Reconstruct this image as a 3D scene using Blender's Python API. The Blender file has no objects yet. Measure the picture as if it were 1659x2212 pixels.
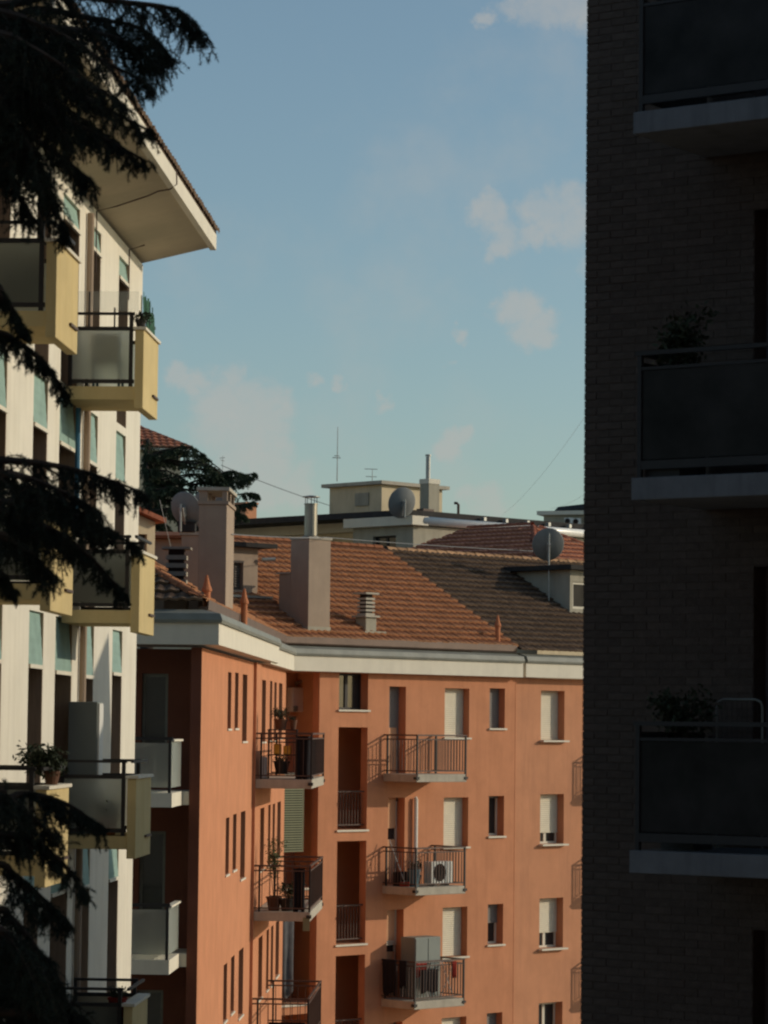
import bpy, bmesh, math, random
from mathutils import Vector, Matrix

scene = bpy.context.scene
COL = scene.collection
R = math.radians
rnd = random.Random(7)

# ------------------------------------------------------------------ camera, sky, sun, exposure
EYE = 16.0                               # the photographer's window, metres above the street
F_PX, W_PX, H_PX = 6500.0, 1659.0, 2212.0
PITCH, ROLL = math.atan(466.0 / F_PX), 0.0112
cam_d = bpy.data.cameras.new("camera")
cam = bpy.data.objects.new("camera", cam_d)
COL.objects.link(cam)
cam_d.sensor_fit = 'VERTICAL'
cam_d.sensor_height = 36.0
cam_d.lens = 36.0 * F_PX / H_PX
cam_d.clip_start, cam_d.clip_end = 0.5, 6000.0
cam_m = Matrix.Translation((0, 0, EYE)) @ Matrix.Rotation(math.pi / 2 + PITCH, 4, 'X') @ Matrix.Rotation(ROLL, 4, 'Z')
cam.matrix_world = cam_m
cam_d.dof.use_dof = True
cam_d.dof.focus_distance = 75.0
cam_d.dof.aperture_fstop = 5.6
scene.camera = cam

SUN_EL, SUN_AZ = R(18.5), R(81.8)        # azimuth clockwise from +Y
SUN = Vector((math.cos(SUN_EL) * math.sin(SUN_AZ), math.cos(SUN_EL) * math.cos(SUN_AZ), math.sin(SUN_EL)))
sun_d = bpy.data.lights.new("sun", 'SUN')
sun_d.energy, sun_d.angle, sun_d.color = 3.0, R(0.55), (1.0, 0.875, 0.69)
sun = bpy.data.objects.new("sun", sun_d)
sun.rotation_euler = SUN.to_track_quat('Z', 'Y').to_euler()
COL.objects.link(sun)

vs = scene.view_settings
vs.view_transform, vs.look, vs.exposure, vs.gamma = 'Standard', 'None', -0.35, 1.0
scene.cycles.max_bounces = 8
scene.cycles.diffuse_bounces = 5
scene.cycles.filter_width = 2.25
scene.cycles.transparent_max_bounces = 12


def ray(u, v):
    d = cam_m.to_3x3() @ Vector(((u - W_PX / 2) / F_PX, -(v - H_PX / 2) / F_PX, -1.0))
    return d.normalized()


# clouds: soft cumulus puffs set on the sky as directions, broken by noise that runs over the whole sky
def make_world():
    w = bpy.data.worlds.new("World")
    scene.world = w
    w.use_nodes = True
    nt = w.node_tree
    N, L = nt.nodes, nt.links
    bg = N["Background"]
    sky = N.new("ShaderNodeTexSky")
    sky.sky_type = 'NISHITA'
    sky.sun_disc = False
    sky.sun_elevation, sky.sun_rotation = SUN_EL, SUN_AZ
    sky.air_density, sky.dust_density, sky.ozone_density = 1.0, 0.8, 2.0
    tc = N.new("ShaderNodeTexCoord")
    nz = N.new("ShaderNodeTexNoise")
    nz.inputs["Scale"].default_value = 26.0
    nz.inputs["Detail"].default_value = 7.0
    nz.inputs["Roughness"].default_value = 0.58
    L.new(tc.outputs["Generated"], nz.inputs["Vector"])
    big = N.new("ShaderNodeTexNoise")
    big.inputs["Scale"].default_value = 5.0
    big.inputs["Detail"].default_value = 3.0
    L.new(tc.outputs["Generated"], big.inputs["Vector"])

    def math_n(op, a, b=None, clamp=False):
        n = N.new("ShaderNodeMath")
        n.operation = op
        n.use_clamp = clamp
        for i, x in enumerate((a, b)):
            if x is None:
                continue
            if isinstance(x, (int, float)):
                n.inputs[i].default_value = x
            else:
                L.new(x, n.inputs[i])
        return n.outputs[0]

    puffs = [(1060, 455, 34), (1085, 500, 36), (1075, 535, 22), (1150, 450, 38), (1185, 470, 40), (1220, 440, 42), (1245, 490, 44), (1140, 500, 26),
             (1105, 662, 26), (1150, 668, 32), (1180, 700, 34), (1140, 715, 30), (1195, 725, 22), (1000, 712, 14), (945, 775, 12),
             (395, 808, 26), (430, 830, 24), (505, 810, 28), (480, 860, 46), (545, 870, 52), (590, 905, 44), (540, 945, 60), (470, 940, 50), (600, 960, 34),
             (580, 1030, 50), (510, 1000, 50), (640, 1050, 44), (690, 828, 18), (740, 830, 14), (980, 950, 30), (1012, 940, 22), (840, 870, 18),
             (1185, 5, 50), (1225, 25, 34), (1260, 30, 40), (1110, 10, 30), (1060, 30, 20), (1060, 1085, 40), (1010, 1075, 34), (1330, 520, 60), (1420, 460, 70),
             (250, 860, 60), (150, 900, 70), (1500, 700, 80)]
    warp = N.new("ShaderNodeTexNoise")
    warp.inputs["Scale"].default_value = 60.0
    warp.inputs["Detail"].default_value = 9.0
    warp.inputs["Roughness"].default_value = 0.6
    L.new(tc.outputs["Generated"], warp.inputs["Vector"])
    sub = N.new("ShaderNodeVectorMath")
    sub.operation = 'SUBTRACT'
    L.new(warp.outputs["Color"], sub.inputs[0])
    sub.inputs[1].default_value = (.5, .5, .5)
    sc_ = N.new("ShaderNodeVectorMath")
    sc_.operation = 'SCALE'
    L.new(sub.outputs[0], sc_.inputs[0])
    sc_.inputs["Scale"].default_value = .024
    wp = N.new("ShaderNodeVectorMath")
    L.new(sc_.outputs[0], wp.inputs[0])
    L.new(tc.outputs["Generated"], wp.inputs[1])
    acc = None
    for u, v, r in puffs:
        d = ray(u, v)
        vm = N.new("ShaderNodeVectorMath")
        vm.operation = 'DISTANCE'
        L.new(wp.outputs[0], vm.inputs[0])
        vm.inputs[1].default_value = d
        mr = N.new("ShaderNodeMapRange")
        mr.interpolation_type = 'SMOOTHSTEP'
        mr.inputs["From Min"].default_value = 0.0
        mr.inputs["From Max"].default_value = 2.25 * r / F_PX
        mr.inputs["To Min"].default_value = 1.0
        mr.inputs["To Max"].default_value = 0.0
        L.new(vm.outputs["Value"], mr.inputs["Value"])
        acc = mr.outputs[0] if acc is None else math_n('MAXIMUM', acc, mr.outputs[0])
    fine = N.new("ShaderNodeTexNoise")
    fine.inputs["Scale"].default_value = 75.0
    fine.inputs["Detail"].default_value = 9.0
    fine.inputs["Roughness"].default_value = 0.6
    L.new(tc.outputs["Generated"], fine.inputs["Vector"])
    br = math_n('ADD', math_n('MULTIPLY', acc, 1.15), math_n('MULTIPLY', math_n('SUBTRACT', fine.outputs["Fac"], 0.5), 0.95))
    puff = N.new("ShaderNodeMapRange")
    puff.interpolation_type = 'SMOOTHSTEP'
    puff.inputs["From Min"].default_value = 0.12
    puff.inputs["From Max"].default_value = 1.05
    L.new(br, puff.inputs["Value"])
    puffm = math_n('MULTIPLY', puff.outputs[0], math_n('ADD', 0.18, math_n('MULTIPLY', fine.outputs["Fac"], 0.68)))
    veil = N.new("ShaderNodeMapRange")
    veil.interpolation_type = 'SMOOTHSTEP'
    veil.inputs["From Min"].default_value = 0.50
    veil.inputs["From Max"].default_value = 0.78
    L.new(math_n('ADD', math_n('MULTIPLY', nz.outputs["Fac"], 0.55), math_n('MULTIPLY', big.outputs["Fac"], 0.45)), veil.inputs["Value"])
    veilm = math_n('MULTIPLY', veil.outputs[0], 0.35)
    fac = math_n('MAXIMUM', puffm, veilm)
    mix = N.new("ShaderNodeMix")
    mix.data_type = 'RGBA'
    L.new(fac, mix.inputs["Factor"])
    hs = N.new("ShaderNodeHueSaturation")
    hs.inputs["Saturation"].default_value = SKY_SAT
    hs.inputs["Value"].default_value = 1.0
    L.new(sky.outputs[0], hs.inputs["Color"])
    wb = N.new("ShaderNodeMix")                      # hazy air: a touch greener than the clean model sky
    wb.data_type = 'RGBA'
    wb.blend_type = 'MULTIPLY'
    wb.inputs["Factor"].default_value = 1.0
    L.new(hs.outputs[0], wb.inputs["A"])
    wb.inputs["B"].default_value = (0.935, 1.0, 0.955, 1.0)
    L.new(wb.outputs["Result"], mix.inputs["A"])
    mix.inputs["B"].default_value = CLOUD
    L.new(mix.outputs["Result"], bg.inputs["Color"])
    bg.inputs["Strength"].default_value = SKY_STR


SKY_STR, SKY_SAT, CLOUD = 0.138, 0.93, (4.2, 4.1, 3.85, 1.0)
make_world()


# ------------------------------------------------------------------ materials
MATS = {}


def mat(name, col, rough=0.8, var=0.12, scale=3.0, bump=0.0, bscale=60.0, metal=0.0, spec=0.3, stain=0.0, stain_col=None,
        rand=0.0, alpha=None, trans=0.0, stretch=(1, 1, 1), nose=None):
    m = bpy.data.materials.new(name)
    m.use_nodes = True
    nt = m.node_tree
    N, L = nt.nodes, nt.links
    b = N["Principled BSDF"]
    b.inputs["Roughness"].default_value = rough
    b.inputs["Metallic"].default_value = metal
    b.inputs["Specular IOR Level"].default_value = spec
    tc = N.new("ShaderNodeTexCoord")
    mp = N.new("ShaderNodeMapping")
    mp.inputs["Scale"].default_value = stretch
    L.new(tc.outputs["Object"], mp.inputs["Vector"])
    nz = N.new("ShaderNodeTexNoise")
    nz.inputs["Scale"].default_value = scale
    nz.inputs["Detail"].default_value = 8.0
    nz.inputs["Roughness"].default_value = 0.62
    L.new(mp.outputs[0], nz.inputs["Vector"])
    ramp = N.new("ShaderNodeValToRGB")
    lo = tuple(max(0, c * (1 - var)) for c in col) + (1,)
    hi = tuple(min(1, c * (1 + var)) for c in col) + (1,)
    ramp.color_ramp.elements[0].position, ramp.color_ramp.elements[0].color = 0.3, lo
    ramp.color_ramp.elements[1].position, ramp.color_ramp.elements[1].color = 0.7, hi
    L.new(nz.outputs["Fac"], ramp.inputs[0])
    out = ramp.outputs[0]
    if stain:
        n2 = N.new("ShaderNodeTexNoise")
        mp2 = N.new("ShaderNodeMapping")
        mp2.inputs["Scale"].default_value = (2.2, 2.2, 0.25)
        L.new(tc.outputs["Object"], mp2.inputs["Vector"])
        n2.inputs["Scale"].default_value = 1.6
        n2.inputs["Detail"].default_value = 9.0
        n2.inputs["Roughness"].default_value = 0.7
        L.new(mp2.outputs[0], n2.inputs["Vector"])
        r2 = N.new("ShaderNodeValToRGB")
        r2.color_ramp.elements[0].position, r2.color_ramp.elements[0].color = 0.48, (0, 0, 0, 1)
        r2.color_ramp.elements[1].position, r2.color_ramp.elements[1].color = 0.75, (stain,) * 3 + (1,)
        L.new(n2.outputs["Fac"], r2.inputs[0])
        mx = N.new("ShaderNodeMix")
        mx.data_type = 'RGBA'
        L.new(r2.outputs[0], mx.inputs["Factor"])
        L.new(out, mx.inputs["A"])
        mx.inputs["B"].default_value = tuple(stain_col or tuple(c * 0.5 for c in col)) + (1,)
        out = mx.outputs["Result"]
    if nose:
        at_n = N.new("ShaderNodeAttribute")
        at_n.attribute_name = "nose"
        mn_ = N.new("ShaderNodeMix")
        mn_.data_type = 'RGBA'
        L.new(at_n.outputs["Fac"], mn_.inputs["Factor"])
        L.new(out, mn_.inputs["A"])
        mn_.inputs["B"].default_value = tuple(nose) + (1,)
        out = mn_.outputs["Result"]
    if rand:
        oi = N.new("ShaderNodeObjectInfo")
        ge = N.new("ShaderNodeNewGeometry")
        ad = N.new("ShaderNodeMath")
        L.new(oi.outputs["Random"], ad.inputs[0])
        L.new(ge.outputs["Random Per Island"], ad.inputs[1])
        fr = N.new("ShaderNodeMath")
        fr.operation = 'FRACT'
        L.new(ad.outputs[0], fr.inputs[0])
        mr = N.new("ShaderNodeMapRange")
        mr.inputs["To Min"].default_value = 1 - rand
        mr.inputs["To Max"].default_value = 1 + rand
        L.new(fr.outputs[0], mr.inputs["Value"])
        hs = N.new("ShaderNodeHueSaturation")
        L.new(mr.outputs[0], hs.inputs["Value"])
        L.new(out, hs.inputs["Color"])
        out = hs.outputs[0]
    L.new(out, b.inputs["Base Color"])
    if bump:
        n3 = N.new("ShaderNodeTexNoise")
        n3.inputs["Scale"].default_value = bscale
        n3.inputs["Detail"].default_value = 4.0
        L.new(mp.outputs[0], n3.inputs["Vector"])
        bp = N.new("ShaderNodeBump")
        bp.inputs["Strength"].default_value = bump
        bp.inputs["Distance"].default_value = 0.02
        L.new(n3.outputs["Fac"], bp.inputs["Height"])
        L.new(bp.outputs[0], b.inputs["Normal"])
    if trans:
        b.inputs["Transmission Weight"].default_value = trans
    if alpha is not None:
        b.inputs["Alpha"].default_value = alpha
    MATS[name] = m
    return m


mat("stucco_orange", (0.53, 0.235, 0.127), 0.95, 0.10, 1.3, 0.35, 45, spec=0.1, stain=0.6, stain_col=(0.40, 0.175, 0.095))
mat("stucco_salmon", (0.53, 0.25, 0.14), 0.95, 0.09, 1.3, 0.35, 45, spec=0.1, stain=0.6, stain_col=(0.39, 0.185, 0.11))
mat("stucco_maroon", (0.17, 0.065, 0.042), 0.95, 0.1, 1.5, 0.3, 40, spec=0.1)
mat("stucco_cream", (0.60, 0.50, 0.34), 0.95, 0.08, 1.5, 0.3, 40, spec=0.1, stain=0.5, stain_col=(0.34, 0.28, 0.19))
mat("stucco_pinkgrey", (0.345, 0.265, 0.20), 0.95, 0.08, 2, 0.3, 40, spec=0.1, stain=0.4, stain_col=(0.26, 0.2, 0.16))
mat("stucco_grey", (0.36, 0.33, 0.26), 0.95, 0.1, 1.5, 0.3, 40, spec=0.1, stain=0.5)
mat("concrete", (0.42, 0.38, 0.31), 0.95, 0.12, 3, 0.3, 30, spec=0.1, stain=0.4)
mat("white_stucco", (0.70, 0.655, 0.55), 0.9, 0.06, 1.2, 0.25, 40, spec=0.12, stain=0.5, stain_col=(0.5, 0.45, 0.34))
mat("white_paint", (0.66, 0.61, 0.50), 0.8, 0.05, 2, 0.1, 30, spec=0.2, stain=0.25, stain_col=(0.45, 0.42, 0.36))
mat("soffit_plaster", (0.52, 0.45, 0.33), 0.9, 0.08, 0.8, 0.1, 30, spec=0.1, stain=0.3, stain_col=(0.4, 0.34, 0.25))
mat("ochre_render", (0.58, 0.46, 0.235), 0.9, 0.08, 1.5, 0.2, 50, spec=0.12, stain=0.5, stain_col=(0.48, 0.35, 0.14))
mat("teal_fabric", (0.25, 0.36, 0.315), 0.85, 0.14, 2.5, 0.2, 90, spec=0.2)
mat("oxidised_metal", (0.20, 0.205, 0.175), 0.6, 0.2, 2, 0.1, 20, spec=0.4, stain=0.5, stain_col=(0.2, 0.19, 0.15))
mat("copper_brown", (0.15, 0.10, 0.078), 0.5, 0.15, 2, 0.1, 20, metal=0.2, spec=0.4)
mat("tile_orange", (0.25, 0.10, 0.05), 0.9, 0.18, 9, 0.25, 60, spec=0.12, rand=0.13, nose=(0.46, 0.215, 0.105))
mat("tile_old_shade", (0.088, 0.057, 0.040), 0.95, 0.3, 5, 0.3, 60, spec=0.1, rand=0.18, nose=(0.165, 0.112, 0.076))
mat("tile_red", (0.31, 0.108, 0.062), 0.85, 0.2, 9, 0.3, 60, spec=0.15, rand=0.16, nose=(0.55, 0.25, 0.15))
mat("tile_ridge_old", (0.34, 0.20, 0.11), 0.95, 0.3, 6, 0.3, 60, spec=0.1, rand=0.25)
mat("terracotta", (0.42, 0.16, 0.075), 0.85, 0.15, 6, 0.2, 50, spec=0.2, rand=0.15)
mat("iron_dark", (0.024, 0.021, 0.020), 0.6, 0.15, 10, spec=0.35)
mat("iron_brown", (0.085, 0.05, 0.038), 0.6, 0.15, 10, spec=0.35)
mat("steel", (0.26, 0.235, 0.19), 0.38, 0.25, 3, metal=0.8, spec=0.4, stretch=(1, 1, .3))
mat("zinc", (0.33, 0.33, 0.31), 0.45, 0.15, 5, metal=0.5, spec=0.4)
mat("bright_metal", (0.85, 0.83, 0.76), 0.24, 0.05, 4, metal=0.7, spec=0.6)
mat("dark_glass", (0.03, 0.034, 0.034), 0.12, 0.1, 2, spec=0.5)
mat("frosted_glass", (0.82, 0.86, 0.78), 0.42, 0.05, 1.5, spec=0.25, trans=0.9)
mat("clear_glass", (0.80, 0.90, 0.85), 0.06, 0.02, 2, spec=0.4, alpha=0.12)
mat("frosted_dark", (0.22, 0.235, 0.20), 0.42, 0.1, 1.5, spec=0.25, trans=0.8)
mat("stucco_inner_lit", (0.60, 0.33, 0.19), 0.95, 0.06, 1.3, 0.3, 45, spec=0.1)  # orange stucco lightened to stand in for bounced light inside the loggias
mat("paving", (0.24, 0.215, 0.18), 0.95, 0.2, .6, 0.3, 20, spec=0.1, stain=.4)
mat("smoked_glass", (0.024, 0.022, 0.021), 0.3, 0.6, 1.6, spec=0.06)
mat("shutter_pvc", (0.66, 0.60, 0.47), 0.6, 0.05, 4, spec=0.3)
mat("shutter_grey", (0.22, 0.20, 0.18), 0.6, 0.08, 4, spec=0.3)
mat("shutter_dark", (0.10, 0.085, 0.07), 0.6, 0.08, 4, spec=0.3)
mat("dish_grey", (0.19, 0.20, 0.195), 0.6, 0.08, 3, spec=0.3, stain=0.3)
mat("bitumen", (0.035, 0.032, 0.03), 0.9, 0.3, 4, 0.3, 30, spec=0.2)
mat("brick_brown", (0.088, 0.068, 0.056), 0.95, 0.15, 14, 0.3, 60, spec=0.08, rand=0.10)
mat("mortar", (0.078, 0.060, 0.050), 0.95, 0.2, 10, 0.3, 60, spec=0.1)
mat("slab_grey", (0.17, 0.175, 0.18), 0.9, 0.14, 3, 0.2, 40, spec=0.12, stain=0.7)
mat("bark", (0.05, 0.038, 0.03), 0.95, 0.3, 8, 0.6, 30, spec=0.1)
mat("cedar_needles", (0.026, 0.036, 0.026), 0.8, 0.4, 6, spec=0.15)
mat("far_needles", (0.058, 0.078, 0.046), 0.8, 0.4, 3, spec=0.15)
mat("leaf_green", (0.06, 0.085, 0.03), 0.7, 0.4, 12, spec=0.25)
mat("leaf_dark", (0.03, 0.04, 0.02), 0.7, 0.4, 12, spec=0.2)
mat("net_green", (0.035, 0.10, 0.06), 0.8, 0.3, 20, spec=0.2)
mat("cloth_black", (0.018, 0.016, 0.018), 0.95, 0.3, 6, 0.2, 40, spec=0.1)
mat("cloth_grey", (0.10, 0.10, 0.105), 0.95, 0.2, 6, spec=0.1)
mat("cloth_red", (0.26, 0.035, 0.025), 0.95, 0.2, 6, spec=0.1)
mat("cloth_white", (0.62, 0.60, 0.55), 0.95, 0.1, 6, spec=0.1)
mat("plastic_blue", (0.05, 0.13, 0.17), 0.5, 0.1, 4, spec=0.4)
mat("plastic_grey", (0.20, 0.22, 0.20), 0.6, 0.08, 2, spec=0.3)
mat("plastic_yellow", (0.62, 0.36, 0.05), 0.6, 0.15, 6, spec=0.3)
mat("plastic_white", (0.68, 0.66, 0.60), 0.5, 0.05, 4, spec=0.4)
mat("louvre_green", (0.19, 0.20, 0.12), 0.7, 0.1, 4, spec=0.3)
mat("asphalt", (0.05, 0.05, 0.05), 0.95, 0.25, 2, 0.4, 60, spec=0.2)
mat("blue_pipe", (0.05, 0.16, 0.26), 0.5, 0.1, 4, spec=0.3)
mat("wood_brown", (0.40, 0.285, 0.195), 0.7, 0.15, 5, spec=0.2, stretch=(6, 6, .6))
mat("pot_brown", (0.13, 0.065, 0.04), 0.8, 0.15, 6, spec=0.2)
mat("enamel_white", (0.80, 0.78, 0.72), 0.3, 0.04, 4, spec=0.5)
mat("interior", (0.05, 0.035, 0.03), 0.95, 0.1, 2, spec=0.1)


# ------------------------------------------------------------------ helpers
class Frame:
    """a vertical plane: s runs along it, n out of it, z is height above the street"""

    def __init__(self, x, y, az):
        self.o = Vector((x, y, 0))
        self.d = Vector((math.sin(az), math.cos(az), 0))
        self.n = Vector((math.cos(az), -math.sin(az), 0))
        self.az = az

    def P(self, s, n, z):
        p = self.o + self.d * s + self.n * n
        return Vector((p.x, p.y, z))

    def hit(self, u, v, n=0.0):
        d = ray(u, v)
        e = Vector((0, 0, EYE))
        t = (self.o + self.n * n - e).dot(self.n) / d.dot(self.n)
        p = e + d * t
        return (p - self.o).dot(self.d), p.z


def hit_plane(u, v, p0, nrm):
    e = Vector((0, 0, EYE))
    d = ray(u, v)
    return e + d * ((p0 - e).dot(nrm) / d.dot(nrm))


def at(u, v, y):
    d = ray(u, v)
    return Vector((0, 0, EYE)) + d * (y / d.y)


class MB:
    def __init__(self):
        self.v, self.f = [], []

    def poly(self, *ps):
        i = len(self.v)
        self.v += [Vector(p) for p in ps]
        self.f.append(list(range(i, i + len(ps))))
        return self

    def hexa(self, c):
        i = len(self.v)
        self.v += [Vector(p) for p in c]
        for q in ((0, 3, 2, 1), (4, 5, 6, 7), (0, 1, 5, 4), (1, 2, 6, 5), (2, 3, 7, 6), (3, 0, 4, 7)):
            self.f.append([i + k for k in q])
        return self

    def box(self, fr, s0, s1, n0, n1, z0, z1):
        return self.hexa([fr.P(s0, n1, z0), fr.P(s1, n1, z0), fr.P(s1, n0, z0), fr.P(s0, n0, z0),
                          fr.P(s0, n1, z1), fr.P(s1, n1, z1), fr.P(s1, n0, z1), fr.P(s0, n0, z1)])

    def bar(self, p, q, w, h=None):
        p, q = Vector(p), Vector(q)
        h = h or w
        d = (q - p).normalized()
        up = Vector((0, 0, 1)) if abs(d.z) < 0.95 else Vector((1, 0, 0))
        a = d.cross(up).normalized() * w / 2
        b = a.cross(d).normalized() * h / 2
        return self.hexa([p - a - b, p + a - b, p + a + b, p - a + b, q - a - b, q + a - b, q + a + b, q - a + b])

    def tube(self, pts, r, seg=8, cap=True):
        pts = [Vector(p) for p in pts]
        rs = r if isinstance(r, (list, tuple)) else [r] * len(pts)
        base = len(self.v)
        for k, p in enumerate(pts):
            d = (pts[min(k + 1, len(pts) - 1)] - pts[max(k - 1, 0)]).normalized()
            up = Vector((0, 0, 1)) if abs(d.z) < 0.9 else Vector((1, 0, 0))
            a = d.cross(up).normalized()
            b = a.cross(d).normalized()
            for j in range(seg):
                t = 2 * math.pi * j / seg
                self.v.append(p + (a * math.cos(t) + b * math.sin(t)) * rs[k])
        for k in range(len(pts) - 1):
            for j in range(seg):
                i0, i1 = base + k * seg + j, base + k * seg + (j + 1) % seg
                self.f.append([i0, i1, i1 + seg, i0 + seg])
        if cap:
            self.f.append([base + j for j in range(seg)][::-1])
            self.f.append([base + (len(pts) - 1) * seg + j for j in range(seg)])
        return self

    def lathe(self, c, prof, seg=16):
        """prof: list of (radius, height) turned about the vertical through c"""
        c = Vector(c)
        base = len(self.v)
        for r, h in prof:
            for j in range(seg):
                t = 2 * math.pi * j / seg
                self.v.append(c + Vector((r * math.cos(t), r * math.sin(t), h)))
        for k in range(len(prof) - 1):
            for j in range(seg):
                i0, i1 = base + k * seg + j, base + k * seg + (j + 1) % seg
                self.f.append([i0, i1, i1 + seg, i0 + seg])
        self.f.append([base + j for j in range(seg)][::-1])
        self.f.append([base + (len(prof) - 1) * seg + j for j in range(seg)])
        return self


def root_of(o):
    while o.parent:
        o = o.parent
    return o


def tag(o, label=None, cat=None, group=None, kind=None):
    for k, x in (("label", label), ("category", cat), ("group", group), ("kind", kind)):
        if x:
            o[k] = x
    return o


def thing(name, loc, label, cat, group=None):
    o = bpy.data.objects.new(name, None)
    o.empty_display_size = 0.3
    o.location = loc
    COL.objects.link(o)
    return tag(o, label, cat, group)


def mesh_from(name, verts, faces, m, smooth=False):
    me = bpy.data.meshes.new(name)
    me.from_pydata([tuple(v) for v in verts], [], faces)
    me.materials.append(MATS[m])
    if smooth:
        me.polygons.foreach_set("use_smooth", [True] * len(me.polygons))
    me.update()
    return me


def obj(name, mb, m, parent=None, smooth=False, bevel=0.0, **kw):
    if parent is None:
        xs = [v.x for v in mb.v]
        ys = [v.y for v in mb.v]
        org = Vector(((min(xs) + max(xs)) / 2, (min(ys) + max(ys)) / 2, min(v.z for v in mb.v)))
    else:
        org = root_of(parent).location
    me = mesh_from(name, [v - org for v in mb.v], mb.f, m, smooth)
    bm = bmesh.new()
    bm.from_mesh(me)
    bmesh.ops.recalc_face_normals(bm, faces=bm.faces[:])
    bm.to_mesh(me)
    bm.free()
    o = bpy.data.objects.new(name, me)
    COL.objects.link(o)
    if parent is None:
        o.location = org
    else:
        o.parent = parent
    if bevel:
        md = o.modifiers.new("edge", 'BEVEL')
        md.width, md.segments, md.limit_method = bevel, 2, 'ANGLE'
    return tag(o, **kw)


def piece(name, me, parent, loc, rot=None, scale=None):
    """one of many alike pieces sharing mesh data; loc in world space"""
    o = bpy.data.objects.new(name, me)
    COL.objects.link(o)
    o.parent = parent
    o.location = Vector(loc) - root_of(parent).location
    if rot is not None:
        o.rotation_euler = rot
    if scale is not None:
        o.scale = scale
    return o


def part_group(name, mb, m, root):
    return obj(name, mb, m, root)


def wall_mb(fr, s0, s1, z0, z1, openings=(), mb=None, n=0.0):
    """flat wall with holes; every opening (sa, sb, za, zb, depth, back) gets reveals, and a back when asked"""
    mb = mb or MB()
    ss = sorted({s0, s1} | {x for o in openings for x in (o[0], o[1])})
    zs = sorted({z0, z1} | {x for o in openings for x in (o[2], o[3])})
    ss = [x for x in ss if s0 - 1e-6 <= x <= s1 + 1e-6]
    zs = [x for x in zs if z0 - 1e-6 <= x <= z1 + 1e-6]
    for a, b in zip(ss, ss[1:]):
        for c, d in zip(zs, zs[1:]):
            ms, mz = (a + b) / 2, (c + d) / 2
            if any(o[0] < ms < o[1] and o[2] < mz < o[3] for o in openings):
                continue
            mb.poly(fr.P(a, n, c), fr.P(b, n, c), fr.P(b, n, d), fr.P(a, n, d))
    for sa, sb, za, zb, dp, back in openings:
        for p, q in (((sa, za), (sb, za)), ((sb, za), (sb, zb)), ((sb, zb), (sa, zb)), ((sa, zb), (sa, za))):
            mb.poly(fr.P(p[0], n, p[1]), fr.P(q[0], n, q[1]), fr.P(q[0], n - dp, q[1]), fr.P(p[0], n - dp, p[1]))
        if back:
            mb.poly(fr.P(sa, n - dp, za), fr.P(sb, n - dp, za), fr.P(sb, n - dp, zb), fr.P(sa, n - dp, zb))
    return mb


def shutter_mb(fr, s0, s1, n, z0, z1, step=0.055, t=0.012):
    """roller shutter: curved slats with a groove between them"""
    mb = MB()
    k = max(2, int((z1 - z0) / step))
    h = (z1 - z0) / k
    for i in range(k):
        a, b = z0 + i * h, z0 + (i + 1) * h
        prof = [(0, a), (t, a + h * .25), (t, a + h * .75), (0, b)]
        for p, q in zip(prof, prof[1:]):
            mb.poly(fr.P(s0, n + p[0], p[1]), fr.P(s1, n + p[0], p[1]), fr.P(s1, n + q[0], q[1]), fr.P(s0, n + q[0], q[1]))
    return mb


def window(bld, fr, s0, s1, z0, z1, n, lower, shutter="shutter_pvc", frame_m="white_paint", sill=True, name="window"):
    """frame + pane + mullion, roller shutter let down to `lower` (0 fully down .. 1 open), stone sill"""
    fw = 0.06
    mb = MB()
    mb.box(fr, s0, s1, n - 0.06, n, z1 - fw, z1).box(fr, s0, s1, n - 0.06, n, z0, z0 + fw)
    mb.box(fr, s0, s0 + fw, n - 0.06, n, z0 + fw, z1 - fw).box(fr, s1 - fw, s1, n - 0.06, n, z0 + fw, z1 - fw)
    mid = (s0 + s1) / 2
    if s1 - s0 > 0.75:
        mb.box(fr, mid - 0.05, mid + 0.05, n - 0.055, n + 0.003, z0 + fw, z1 - fw)
    w = obj(name, mb, frame_m, bld)
    obj("pane", MB().box(fr, s0 + fw, s1 - fw, n - 0.045, n - 0.03, z0 + fw, z1 - fw), "dark_glass", w)
    if lower < 0.98:
        zb = z0 + (z1 - z0) * lower
        obj("roller_shutter", shutter_mb(fr, s0 + 0.005, s1 - 0.005, n + 0.025, zb, z1), shutter, w)
        obj("shutter_bar", MB().box(fr, s0 + 0.005, s1 - 0.005, n + 0.02, n + 0.045, zb - 0.03, zb), shutter, w)
    if sill:
        obj("sill", MB().box(fr, s0 - 0.05, s1 + 0.05, n, 0.06, z0 - 0.05, z0 - 0.002), "white_paint", w)
    return w


def frond(mb, pts, n_per, ln, wd, r, spread=1.0):
    """needles along a twig"""
    for k in range(len(pts) - 1):
        p, q = pts[k], pts[k + 1]
        d = (q - p)
        L = d.length
        d = d.normalized()
        for _ in range(n_per):
            t = r.random()
            b = p + (q - p) * t
            dirn = Vector((r.gauss(0, 1), r.gauss(0, 1), r.gauss(0, 1)))
            dirn = (dirn.normalized() * spread + d * 0.7).normalized()
            side = dirn.cross(Vector((r.gauss(0, 1), r.gauss(0, 1), r.gauss(0, 1)))).normalized() * wd
            l = ln * r.uniform(0.6, 1.2)
            mb.poly(b - side, b + side, b + dirn * l)


def leaves(mb, c, rad, count, size, r, squash=1.0):
    for _ in range(count):
        p = Vector((r.gauss(0, .5), r.gauss(0, .5), r.gauss(0, .5) * squash))
        if p.length > 1.15:
            p *= 1.15 / p.length
        p = Vector(c) + p * rad
        a = Vector((r.gauss(0, 1), r.gauss(0, 1), r.gauss(0, 1))).normalized() * size * r.uniform(.6, 1.2)
        b = a.cross(Vector((r.gauss(0, 1), r.gauss(0, 1), r.gauss(0, 1)))).normalized() * size * 0.35
        mb.poly(p - a * .5, p + b * .6, p + a * .6, p - b * .6)


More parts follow.
